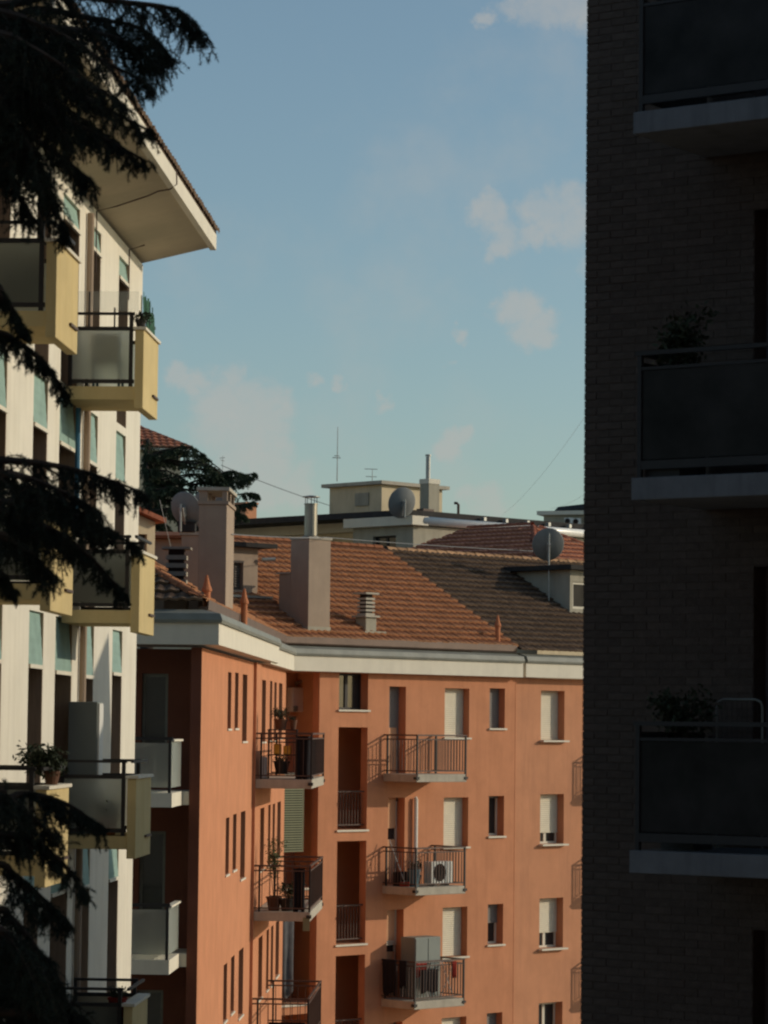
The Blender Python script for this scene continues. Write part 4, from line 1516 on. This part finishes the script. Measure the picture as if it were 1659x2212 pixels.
# house with red roof behind the far cedar
q = at(300, 968, 104)
f5 = Frame(q.x, q.y, R(80))
lh = thing("tiled_house", f5.P(0, -4, 0), "cream house with red hipped roof and white eaves behind the far cedar", "building")
ez = q.z
se = f5.hit(414, 970)[0]
obj("wall", MB().box(f5, -4, se - .35, -7, -.3, 0, ez - .04), "stucco_cream", lh)
obj("eave", MB().box(f5, -4.2, se - .05, -7.2, -.02, ez - .038, ez + .03), "white_paint", lh)
a_, k_ = 3.4, .42
rf = MB().poly(f5.P(-4.3, 0, ez + .035), f5.P(se, 0, ez + .035), f5.P(se - a_ * .78, -a_, ez + a_ * k_), f5.P(-4.3, -a_, ez + a_ * k_))
rf.poly(f5.P(se, 0, ez + .035), f5.P(se, -2 * a_, ez + .035), f5.P(se - a_ * .78, -a_, ez + a_ * k_))
rf.poly(f5.P(-4.3, -a_, ez + a_ * k_), f5.P(se - a_ * .78, -a_, ez + a_ * k_), f5.P(se, -2 * a_, ez + .035), f5.P(-4.3, -2 * a_, ez + .035))
lr = obj("roof", rf, "tile_red", lh)
u5 = (f5.P(0, -1, k_) - f5.P(0, 0, 0)).normalized()
tile_field(lh, lr, f5.P(-1.15, 0, ez + .05), f5.d, u5, lambda p: (p - f5.o).dot(f5.d) < se - .78 * -(p - f5.o).dot(f5.n) and (p - f5.o).dot(f5.n) > -a_, int((se + 1.15) / .24) + 1, 11, .24, .35, "tile_red",
           keep=lambda c, r: True)
ridge_tiles(lr, f5.P(se, 0, ez + .06), f5.P(se - a_ * .78, -a_, ez + a_ * k_ + .05), "tile_red")

# small salmon stair tower in the distance
q = at(550, 1090, 125)
f6 = Frame(q.x, q.y, R(45))
st = thing("stair_tower", (q.x, q.y + 1, 0), "small salmon tower peeping out behind the far cedar", "tower")
obj("wall", MB().box(f6, -.5, .12, -1.0, 0, 0, q.z), "stucco_salmon", st)
obj("cap", MB().box(f6, -.56, .18, -1.06, .06, q.z + .002, q.z + .08), "stucco_salmon", st)

# ------------------------------------------------------------------ dishes, aerials, wires
def dish(c, dia, aim, foot, label, mast_front=False):
    """seen from behind: bowl, rim, back bracket, feed arm on the far side and a mast down to foot"""
    aim = Vector(aim).normalized()
    x = aim.cross(Vector((0, 0, 1))).normalized()
    y = x.cross(aim).normalized()
    c = Vector(c)
    t = thing("satellite_dish", foot, label, "satellite dish", "satellite dishes on the roofs")
    mb = MB()
    rad, dep, seg = dia / 2, dia * .13, 32
    rings = [0, .25, .5, .75, .95, 1.0]
    for side in (0, 1):
        for k in rings:
            for j in range(seg):
                a = 2 * math.pi * j / seg
                mb.v.append(c + (x * math.cos(a) * .94 + y * math.sin(a) * 1.04) * rad * k + aim * (dep * k * k - dep + (.015 if side else 0)))
    n = len(rings) * seg
    for side in (0, 1):
        for k in range(len(rings) - 1):
            for j in range(seg):
                i0, i1 = side * n + k * seg + j, side * n + k * seg + (j + 1) % seg
                mb.f.append([i0, i1, i1 + seg, i0 + seg])
    for j in range(seg):
        i0, i1 = (len(rings) - 1) * seg + j, (len(rings) - 1) * seg + (j + 1) % seg
        mb.f.append([i0, i1, i1 + n, i0 + n])
    obj("reflector", mb, "dish_grey", t, smooth=True)
    b = c - aim * (dep + .02)
    obj("bracket", MB().bar(b + aim * .01, b - aim * .12, .12, .22).bar(b - aim * .06 - y * .05, b - aim * .05 - y * rad * .75, .06, .05), "zinc", t)
    lo = c - y * rad * .95
    hd = c + aim * rad * 1.05 - y * rad * .25
    obj("feed_arm", MB().tube([b - aim * .03, lo - aim * .02, hd], .018, 6), "zinc", t)
    obj("feed_horn", MB().tube([hd + aim * .06, hd - aim * .08], [.035, .03], 10), "plastic_grey", t)
    mp = Vector((b.x, b.y, 0)) - Vector((aim.x, aim.y, 0)).normalized() * .14
    top = b.z + (rad * .75 if mast_front else .15)
    f = Vector(foot)
    obj("mast", MB().tube([Vector((mp.x, mp.y, f.z)), Vector((mp.x, mp.y, top))], .024, 8), "zinc", t)
    return t


c = at(402, 1100, 68)
s, n, z = on_R(432, 1156, 68)
dish(c, .80, (.45, 1, .45), (c.x, c.y - .2, z + .06), "grey satellite dish on the low stack left of the tall crowned chimney")
tb = thing("planter_box", FR.P(s + .2, n - .2, z + .062), "black box at the foot of the dish on the low stack", "box")
bc = c + Vector((.02, -.05, 0))
obj("box", MB().box(Frame(bc.x, bc.y, FR.az), -.02, .25, -.20, .20, z + .062, z + .27), "bitumen", tb, bevel=.02)
obj("lid", MB().box(Frame(bc.x, bc.y, FR.az), -.04, .27, -.22, .22, z + .272, z + .30), "bitumen", tb)
c = at(457, 1106, 72)
dish(c, 1.12, (.40, 1, .45), (c.x, c.y - .2, EYE + 3.2), "large satellite dish mostly hidden behind the tall crowned chimney")
c = at(868, 1086, 104.6)
dish(c, 1.08, (-.42, 1, .35), (c.x + .1, c.y - .2, EYE + 7.3), "large satellite dish on the roof edge in front of the cream penthouse")
ps, pn, pz = roof_pt(1188, 1296)
pp = FF.P(ps, pn, pz)
c = at(1184, 1176, pp.y + .2)
dish(c, 1.02, (-.05, 1, .5), (c.x, c.y - .2, pz - .05), "satellite dish on a tall pole in front of the red hipped roof", True)


def aerial(name, base, h, bars, label, r=.014):
    t = thing(name, base, label, "antenna")
    b = Vector(base)
    obj("mast", MB().tube([b, b + Vector((0, 0, h))], [r, r * .6], 6), "zinc", t)
    for z, w, d in bars:
        obj("element", MB().tube([b + Vector((-w * .6, 0, z)), b + Vector((w * .4, .1, z + d))], r * .7, 5), "zinc", t)
    return t


q = at(728, 1050, 110.5)
aerial("antenna_mast", (q.x, q.y, zt2 + .13), zv(922, 110.5) - zt2 - .13, [(.88, .30, .0), (.95, .18, .0)], "tall thin mast aerial on the penthouse roof", .022)
q = at(804, 1040, 110.8)
t = aerial("roof_aerial", (q.x, q.y, zt2 + .13), .52, [(.50, .48, .0), (.22, .4, .0)], "short comb aerial on the penthouse roof beside the tall mast", .018)
q = at(480, 1060, 95)
aerial("roof_aerial", (q.x, q.y, EYE + 6.2), zv(988, 95) - EYE - 6.2, [(zv(993, 95) - EYE - 6.2, .16, .03), (zv(997, 95) - EYE - 6.2, .12, -.02)], "small distant aerial above the far cedar boughs", .014)


def wire(p, q, sag, label, r=.010, m="zinc"):
    p, q = Vector(p), Vector(q)
    pts = [p + (q - p) * t / 14 - Vector((0, 0, sag * 4 * (t / 14) * (1 - t / 14))) for t in range(15)]
    return obj("overhead_wire", MB().tube(pts, r, 5), m, label=label, cat="wire", group="wires over the roofs")


wire(at(478, 1005, 94), at(712, 1092, 108), .05, "thin wire running down from the small aerial towards the penthouse", .011, "iron_dark")
wire(at(500, 1154, 62), at(705, 1161, 80), .03, "pale cable from the tall crowned chimney to the flue chimney", .009)
wire(at(705, 1161, 80), at(1166, 1191, 91), .03, "pale cable from the flue chimney to the dish on the pole", .010)
wire(at(1085, 1112, 112), at(1330, 800, 60), .3, "faint wire rising steeply across the sky beside the brick building", .0028)
wire(at(1190, 1098, 128), at(1330, 1015, 70), .2, "faint wire low over the grey building roof", .0032)
wire(at(345, 1080, 63), at(388, 1265, 63), .0, "slack thin wire slanting down before the shaded attic wall", .006)

# ------------------------------------------------------------------ things on the orange balconies
zf = FLOORS[1]
s_ac = B0 + .95
ac_unit("air_conditioner", FF, s_ac, .62, zf + .065, .80, .58, .30, "white air conditioner on the middle front balcony floor")
t = thing("bin", FF.P(B0 + .45, .8, zf + .003), "blue grey plastic bin on the middle front balcony", "bin")
p = FF.P(B0 + .42, .78, zf + .003)
obj("body", MB().lathe(p, [(.13, 0), (.165, .42), (.175, .42), (.175, .45), (.15, .45)], 14), "plastic_blue", t)
obj("lid", MB().lathe(p + Vector((0, 0, .452)), [(.18, 0), (.18, .02), (.05, .06)], 14), "iron_dark", t)
t = thing("broom", FF.P(B0 + .10, .75, zf + .003), "red broom leaning on the rail of the middle front balcony", "broom")
p0, p1 = FF.P(B0 + .12, .72, zf + .12), FF.P(B0 + .06, .20, zf + 1.22)
obj("stick", MB().tube([p0, p1], .013, 6), "zinc", t)
obj("head", MB().bar(p0 + Vector((-.12, .02, -.05)), p0 + Vector((.12, -.02, -.05)), .07, .12), "cloth_red", t)
obj("flue_pipe", MB().tube([FF.P(sF(895), .09, zf + .25), FF.P(sF(895), .09, zf + 2.28), FF.P(sF(895), .06, zf + 2.33)], .055, 12), "plastic_white", orange)
t = potted("potted_plant", FF.P(B0 + .75, .5, zf + .003), .2, .45, "leaf_dark", "dark plant in a black pot beside the blue bin", "iron_dark", pr=.16, ph=.25, count=300, size=.07, seed=31)
obj("storage_crate", MB().box(FF, B0 + .15, B0 + .55, .25, .55, zf + .003, zf + .38), "cloth_black", label="black crate against the door side of the middle front balcony", cat="crate", bevel=.02)

zf = FLOORS[2]
t = thing("balcony_cabinet", FF.P(B0 + 1.0, .5, zf + .003), "grey plastic cupboard standing on the lower front balcony", "cabinet")
cs = B0 + .55
obj("body", MB().box(FF, cs, cs + .98, .18, .72, zf + .003, zf + 1.62), "plastic_grey", t, bevel=.015)
for i in range(2):
    obj("door", MB().box(FF, cs + .02 + i * .48, cs + .47 + i * .48, .722, .74, zf + .08, zf + 1.58), "plastic_grey", t)
    obj("handle", MB().box(FF, cs + .42 + i * .12, cs + .44 + i * .12, .742, .76, zf + .8, zf + .95), "iron_dark", t)


def hanging(name, f, s0, s1, n, zt, h, m, label, cat="laundry", group=None, along_n=False, seed=1, fold=.025):
    """cloth hung over a line or rail, with folds"""
    r = random.Random(seed)
    mb = MB()
    cols, rows = 12, 6
    ph = r.uniform(0, 6)
    grid = []
    for j in range(rows + 1):
        for i in range(cols + 1):
            t = i / cols
            a = s0 + (s1 - s0) * t
            w = math.sin(t * 17 + ph) * fold * (.3 + j / rows)
            z = zt - h * (j / rows) * (1 - .06 * math.sin(t * 9 + ph))
            grid.append(f.P(n + w, a, z) if along_n else f.P(a, n + w, z))
    mb.v = grid
    for j in range(rows):
        for i in range(cols):
            k = j * (cols + 1) + i
            mb.f.append([k, k + 1, k + cols + 2, k + cols + 1])
    o = obj(name, mb, m, smooth=True, label=label, cat=cat, group=group)
    md = o.modifiers.new("thick", 'SOLIDIFY')
    md.thickness = .012
    return o


hanging("black_garment", FF, .10, .62, B0 - .07, zf + 1.06, .92, "cloth_black", "long black clothes hung over the side rail of the lower front balcony", along_n=True, seed=3)
hanging("black_garment", FF, .72, 1.0, B0 - .06, zf + 1.06, .70, "cloth_black", "shorter black cloth next to the long black clothes on the lower rail", along_n=True, seed=4)
hanging("red_cloth", FF, B0 + .35, B0 + .75, .95, zf + .97, .36, "cloth_red", "dull red cloth drying inside the lower front balcony", seed=5)
hanging("dark_cloth", FF, B0 + .45, B0 + 1.05, 1.08, zf + .80, .60, "cloth_black", "dark cloth drying below the red cloth on the lower front balcony", seed=6)
hanging("red_cloth", FF, B1 - .55, B1 - .38, 1.30, zf + 1.0, .42, "cloth_red", "narrow red cloth over the front rail of the lower front balcony", seed=7)
t = thing("drying_rack", FF.P(B0 + .9, .95, zf + .003), "folding drying rack in front of the grey plastic cupboard", "rack")
m = MB()
for n in (.86, 1.1):
    m.tube([FF.P(B0 + .3, n, zf + .99), FF.P(B1 - .3, n, zf + .99)], .009, 6)
for s in (B0 + .5, B1 - .5):
    m.tube([FF.P(s, .84, zf + .99), FF.P(s + .2, 1.12, zf + .005)], .010, 6).tube([FF.P(s + .2, 1.12, zf + .99), FF.P(s, .84, zf + .005)], .010, 6)
obj("frame", m, "plastic_white", t)

# long wall balconies
def plant_shelf(f, s, n, z, label):
    t = thing("plant_shelf", f.P(s, n, z), label, "shelf")
    for zz in (.10, .53, .82, 1.10):
        obj("shelf_board", MB().box(f, s - .14, s + .14, n - .34, n + .34, z + zz, z + zz + .025), "iron_dark", t)
    for a in (-.12, .12):
        for b in (-.32, .32):
            obj("leg", MB().box(f, s + a - .012, s + a + .012, n + b - .012, n + b + .012, z, z + 1.12), "iron_dark", t)
    return t


zf = EYE - 1.19
s, n = LB0 + .40, PROUD + .58
plant_shelf(FR, s, n, zf + .003, "iron plant shelf on the top balcony of the long wall")
potted("potted_plant", FR.P(s, n - .05, zf + 1.13), .22, .24, "leaf_dark", "leafy plant in a wide dark pot on top of the iron shelf", "pot_brown", pr=.15, ph=.2, count=420, size=.06, seed=41)
potted("potted_plant", FR.P(s, n + .24, zf + 1.13), .12, .12, "leaf_dark", "small plant in a terracotta pot on top of the iron shelf", "pot_brown", pr=.08, ph=.18, count=120, size=.05, seed=42)
potted("potted_plant", FR.P(s, n - .02, zf + .128), .22, .10, "leaf_dark", "dark plant in a black tub on the lowest board of the iron shelf", "iron_dark", pr=.18, ph=.25, count=240, size=.06, seed=43)
for i, (dn, m_, lab) in enumerate(((-.12, "plastic_yellow", "orange box on the middle board of the iron shelf"), (.10, "plastic_yellow", "yellow box on the middle board of the iron shelf"))):
    obj("storage_box", MB().box(FR, s - .1, s + .1, n + dn - .08, n + dn + .09, zf + .558, zf + .558 + (.24, .20)[i]), m_, label=lab, cat="box", bevel=.02)
obj("plastic_tub", MB().box(FR, LB0 + .3, LB0 + .6, PROUD + .06, PROUD + .22, zf + .003, zf + .5), "plastic_white", label="pale plastic tub against the wall beside the iron shelf", cat="tub", bevel=.03)
hanging("black_garment", FR, LB0 + .15, LB0 + 1.6, PROUD + LBP - .1, zf + .98, 1.0, "cloth_black", "black bedding hung inside the rail of the top long wall balcony", seed=9)
hanging("black_garment", FR, 1.0, 1.27, LB0 + .06, zf + .98, 1.02, "cloth_black", "black cloth at the outer corner of the top long wall balcony", along_n=True, seed=10)
zf = EYE - 1.19 - ST
t = potted("potted_tree", FR.P(LB0 + .5, PROUD + .42, zf + .003), .30, 1.35, "leaf_green", "thin leafy little tree in a pot on the second long wall balcony", "pot_brown", pr=.17, ph=.28, count=700, size=.06, seed=51)
potted("potted_plant", FR.P(LB0 + .4, PROUD + .75, zf + .003), .30, .35, "leaf_dark", "spreading dark shrub on the floor of the second long wall balcony", "iron_dark", pr=.2, ph=.25, count=420, size=.07, seed=52)
potted("potted_plant", FR.P(LB0 + .9, PROUD + .9, zf + .003), .22, .40, "leaf_dark", "upright dark plant behind the shrub on the second long wall balcony", "pot_brown", pr=.16, ph=.25, count=260, size=.07, seed=53)
hanging("black_garment", FR, .95, 1.22, LB0 + .06, zf + .98, .98, "cloth_black", "black cloth at the outer corner of the second long wall balcony", along_n=True, seed=12)
obj("pale_cloth", MB().box(FR, LB0 - .02, LB0 + .0, PROUD + LBP - .16, PROUD + LBP - .01, zf - .42, zf - .12), "louvre_green", label="pale green rag hanging under the second long wall balcony corner", cat="cloth")
zf = EYE - 1.19 - 2 * ST
hanging("dark_blanket", FR, .45, 1.27, LB0 - .03, zf + .52, .80, "cloth_black", "large black blanket over the rail of the lowest long wall balcony", along_n=True, seed=14)
# water heater and sun blinds in the corner loggias
t = thing("water_heater", FF.P(.55, -1.3, EYE + .3), "white boiler on the wall of the top corner loggia", "boiler")
hs, hz0 = FF.hit(632, 1538, -1.2)
he, hz1 = FF.hit(660, 1485, -1.2)
obj("tank", MB().box(FF, hs, he, -1.44, -1.2, hz0, hz1), "plastic_white", t, bevel=.03)
pm = (hs + he) / 2
obj("exhaust", MB().tube([FF.P(pm, -1.32, hz1), FF.P(pm, -1.32, hz1 + .12), FF.P(pm + .15, -1.3, hz1 + .16), FF.P(pm + .55, -1.1, hz1 + .16)], .05, 10), "zinc", t)
obj("valve", MB().box(FF, hs + .02, hs + .16, -1.2, -1.16, hz0 + .02, hz0 + .16), "plastic_grey", t)
zb = zF(640, 1840)
ztp = zF(640, 1702)
t = thing("louvre_blind", FF.P(.45, .02, zb), "green slatted blind closing the second corner loggia", "blind")
k = 26
hh = (ztp - zb) / k
sl = sF(661) - .02
me = mesh_from("slat", *(lambda m: (m.v, m.f))(MB().box(Frame(0, 0, 0), 0, sl - .03, -.008, .03, 0, hh * .62)), "louvre_green")
for i in range(k):
    piece("slat", me, t, FF.P(.03, -.05, zb + i * hh), (0, R(0), -FF.az))
obj("backing", MB().box(FF, .03, sl, -.09, -.075, zb, ztp), "cloth_black", t)
hanging("sheer_curtain", FF, .10, .80, -.30, zF(650, 1945), 2.5, "cloth_grey", "grey sheer curtain in the third corner loggia", cat="curtain", seed=15, fold=.05)

# ------------------------------------------------------------------ cedars
def cedar_limb(mw, mn, pts, r0, r1, tw_len, dens, rng, nl, nw, per, droop=1.0, side=.5):
    """a bough: tapered wood, hanging twigs and needles"""
    # resample
    P = []
    for i in range(len(pts) - 1):
        p0, p1, p2, p3 = pts[max(i - 1, 0)], pts[i], pts[i + 1], pts[min(i + 2, len(pts) - 1)]
        for k in range(6):
            t = k / 6
            P.append(.5 * ((2 * p1) + (p2 - p0) * t + (2 * p0 - 5 * p1 + 4 * p2 - p3) * t * t + (3 * p1 - p0 - 3 * p2 + p3) * t ** 3))
    P.append(pts[-1])
    n = len(P)
    mw.tube(P, [r0 + (r1 - r0) * i / (n - 1) for i in range(n)], 6)
    tot = sum((P[i + 1] - P[i]).length for i in range(n - 1))
    cnt = int(tot * dens)
    for j in range(cnt):
        x = rng.random() ** .85
        i = min(int(x * (n - 1)), n - 2)
        b = P[i].lerp(P[i + 1], x * (n - 1) - i)
        d = (P[min(i + 1, n - 1)] - P[i]).normalized()
        prof = (.35 + .65 * math.sin(min(1, x * 1.02) * 2.6 + .25)) if x < .97 else .5
        ln = tw_len * prof * rng.uniform(.45, 1.15)
        lat = Vector((rng.gauss(0, 1), rng.gauss(0, 1), rng.gauss(0, .3)))
        dirn = (d * rng.uniform(.3, 1.0) + lat * side).normalized()
        tw = [b]
        m = 5
        for q in range(m):
            dirn = (dirn + Vector((0, 0, -.34 * droop)) + Vector((rng.gauss(0, .13), rng.gauss(0, .13), rng.gauss(0, .13)))).normalized()
            tw.append(tw[-1] + dirn * ln / m)
        mw.tube(tw, [r1 * .7, r1 * .6, r1 * .5, r1 * .4, r1 * .3, r1 * .2], 3, cap=False)
        frond(mn, tw, per, nl, nw, rng, .9)
        for q in range(2):
            k = rng.randrange(1, 4)
            sd = (Vector((rng.gauss(0, 1), rng.gauss(0, 1), rng.gauss(-.5, .6)))).normalized()
            s2 = [tw[k]]
            for w in range(3):
                sd = (sd + Vector((0, 0, -.3 * droop))).normalized()
                s2.append(s2[-1] + sd * ln * .14)
            frond(mn, s2, per, nl, nw, rng, .9)
    # needles straight on the bough
    frond(mn, P[n // 4:], per, nl, nw, rng, 1.0)


cx, cy = -4.05, 21.2
ced = thing("cedar_tree", (cx, cy, 0), "dark cedar with drooping boughs close by at the left edge", "tree")
obj("trunk", MB().tube([(cx, cy, 0), (cx + .05, cy, 6), (cx, cy + .1, 12), (cx + .05, cy, 18), (cx, cy, 24)], [.34, .30, .25, .19, .10], 14), "bark", ced, smooth=True)
boughs = [  # pixel polylines at depth y, twig length, density
    ([(-40, 10), (120, -10), (270, 5), (380, 22), (436, 75)], 21.6, .34, 52),
    ([(-40, 60), (120, 60), (260, 85), (335, 140)], 22.2, .40, 52),
    ([(-40, 20), (100, 60), (220, 130), (312, 175)], 21.0, .34, 50),
    ([(-40, 120), (90, 160), (210, 225), (328, 285)], 21.4, .32, 46),
    ([(-40, 180), (80, 230), (190, 280), (310, 345)], 22.0, .28, 42),
    ([(-40, 240), (60, 290), (140, 345), (200, 395)], 21.2, .30, 46),
    ([(-40, 300), (40, 350), (100, 420), (142, 505)], 21.8, .26, 40),
    ([(-40, 90), (40, 150), (100, 240), (150, 300)], 20.8, .42, 56),
    ([(-40, 0), (30, 40), (110, 110), (180, 190)], 22.6, .42, 56),
    ([(-40, 200), (10, 250), (60, 310), (90, 370)], 20.6, .38, 50),
    ([(-40, 610), (0, 640), (35, 680), (55, 715)], 21.3, .16, 40),
    ([(-40, 715), (30, 735), (90, 780), (143, 850)], 21.6, .20, 44),
    ([(-40, 990), (80, 1000), (190, 1022), (300, 1060)], 21.4, .34, 46),
    ([(-40, 1040), (60, 1060), (160, 1100), (215, 1150)], 22.0, .34, 52),
    ([(-40, 1080), (90, 1090), (200, 1130), (298, 1182)], 21.2, .24, 46),
    ([(-40, 1100), (80, 1130), (180, 1190), (268, 1285)], 21.8, .22, 44),
    ([(-40, 1150), (20, 1170), (70, 1200), (110, 1240)], 20.9, .30, 44),
    ([(-60, 1210), (-20, 1225), (10, 1245), (25, 1275)], 21.2, .18, 40),
    ([(-40, 1735), (50, 1715), (140, 1735), (222, 1790)], 21.5, .26, 50),
    ([(-40, 1800), (50, 1810), (120, 1850), (180, 1925)], 21.0, .28, 50),
    ([(-40, 1860), (30, 1890), (90, 1940), (140, 1985)], 22.0, .34, 46),
    ([(-40, 1960), (20, 1980), (80, 2050), (130, 2130)], 21.4, .36, 56),
    ([(-40, 2010), (30, 2060), (100, 2130), (175, 2200)], 20.9, .36, 56),
    ([(-40, 2080), (30, 2110), (90, 2170), (150, 2230)], 22.0, .40, 56),
    ([(-40, 2030), (20, 2090), (50, 2160), (80, 2240)], 21.2, .40, 60),
    ([(-40, 2140), (60, 2180), (160, 2230), (300, 2255)], 21.6, .34, 56),
]
boughs += [
    ([(-40, 40), (80, 20), (200, 40), (300, 60), (350, 110)], 22.8, .42, 56),
    ([(-40, 70), (60, 100), (160, 160), (250, 215)], 20.4, .40, 56),
    ([(-40, 150), (60, 190), (150, 240), (240, 300)], 22.6, .38, 54),
    ([(-40, 60), (20, 110), (80, 180), (120, 240)], 21.5, .46, 60),
    ([(-40, 260), (20, 300), (70, 350), (120, 440)], 20.9, .34, 52),
    ([(-40, 340), (0, 370), (40, 420), (70, 470)], 21.9, .30, 50),
    ([(-40, 1020), (50, 1030), (130, 1060), (200, 1100)], 20.7, .36, 56),
    ([(-40, 1090), (40, 1120), (120, 1150), (180, 1200)], 22.3, .32, 54),
    ([(-40, 1700), (10, 1720), (60, 1760), (110, 1800)], 20.7, .34, 50),
    ([(-40, 2060), (60, 2090), (120, 2160), (170, 2240)], 22.4, .42, 60),
    ([(-40, 2000), (20, 2030), (60, 2080), (100, 2120)], 20.5, .42, 60),
    ([(-40, 2180), (80, 2200), (200, 2240), (330, 2262), (430, 2290)], 21.0, .36, 56),
]
rg = random.Random(77)
for pl, y, tw, dens in boughs:
    pts = []
    for i, (u, v) in enumerate(pl):
        pts.append(at(u, v, y + rg.uniform(-.12, .12) + .12 * i))
    pts = [Vector((cx + rg.uniform(-.1, .1), cy, pts[0].z + .1))] + pts
    mw, mn = MB(), MB()
    cedar_limb(mw, mn, pts, .045, .007, tw * 1.22, dens * .72, rg, .032, .0027, 22)
    bo = obj("bough", mw, "bark", ced)
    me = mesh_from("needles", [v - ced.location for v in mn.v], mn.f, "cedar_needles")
    o = bpy.data.objects.new("needles", me)
    COL.objects.link(o)
    o.parent = bo

fx = at(318, 1100, 91)
fc_ = thing("cedar_tree", (fx.x, fx.y, 0), "far cedar with layered green boughs between the roofs and the white building", "tree")
obj("trunk", MB().tube([(fx.x, fx.y, 0), (fx.x, fx.y, 12), (fx.x + .1, fx.y, EYE + 8.0)], [.4, .3, .12], 10), "bark", fc_, smooth=True)
fb = [([(330, 985), (400, 965), (450, 985)], .5), ([(320, 975), (360, 968), (405, 975)], .45), ([(330, 1000), (430, 985), (500, 1030)], .6), ([(330, 1040), (420, 1020), (480, 1040)], .55),
      ([(340, 1075), (430, 1040), (505, 1035), (548, 1022)], .42), ([(330, 1080), (450, 1075), (530, 1062), (558, 1068)], .40),
      ([(330, 1100), (430, 1090), (510, 1090), (550, 1082)], .42), ([(330, 1060), (380, 1050), (420, 1070)], .6), ([(325, 1020), (360, 1015), (400, 1040)], .6),
      ([(330, 1100), (370, 1100), (405, 1130)], .5), ([(325, 1130), (350, 1130), (372, 1150)], .4), ([(450, 1110), (500, 1105), (530, 1112)], .42), ([(430, 1060), (500, 1048), (545, 1036)], .42), ([(420, 1050), (490, 1020), (530, 1030)], .40), ([(318, 1010), (330, 1060), (345, 1100)], .6),
      ([(318, 960), (330, 1000), (350, 1060)], .6), ([(420, 1000), (460, 1010), (495, 1050)], .5), ([(330, 1110), (345, 1130), (352, 1160)], .45)]
for pl, tw in fb:
    tip = pl[-1][0] > 520
    for rep in range(1 if tip else 2):
        y = 91 + rg.uniform(-1.2, 1.2)
        pts = [Vector((fx.x, fx.y, at(pl[0][0], pl[0][1], 91).z + .15))] + [at(u + rg.uniform(-4, 4), v + rg.uniform(-4, 4) + 8 * rep, y) for u, v in pl]
        mw, mn = MB(), MB()
        cedar_limb(mw, mn, pts, .05, .012, tw * (.9 if tip else .8), 24 if tip else 17, rg, .07, .011, 9, droop=1.1 if tip else .75, side=.35 if tip else .7)
        bo = obj("bough", mw, "bark", fc_)
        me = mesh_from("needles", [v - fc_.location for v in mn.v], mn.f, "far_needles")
        o = bpy.data.objects.new("needles", me)
        COL.objects.link(o)
        o.parent = bo
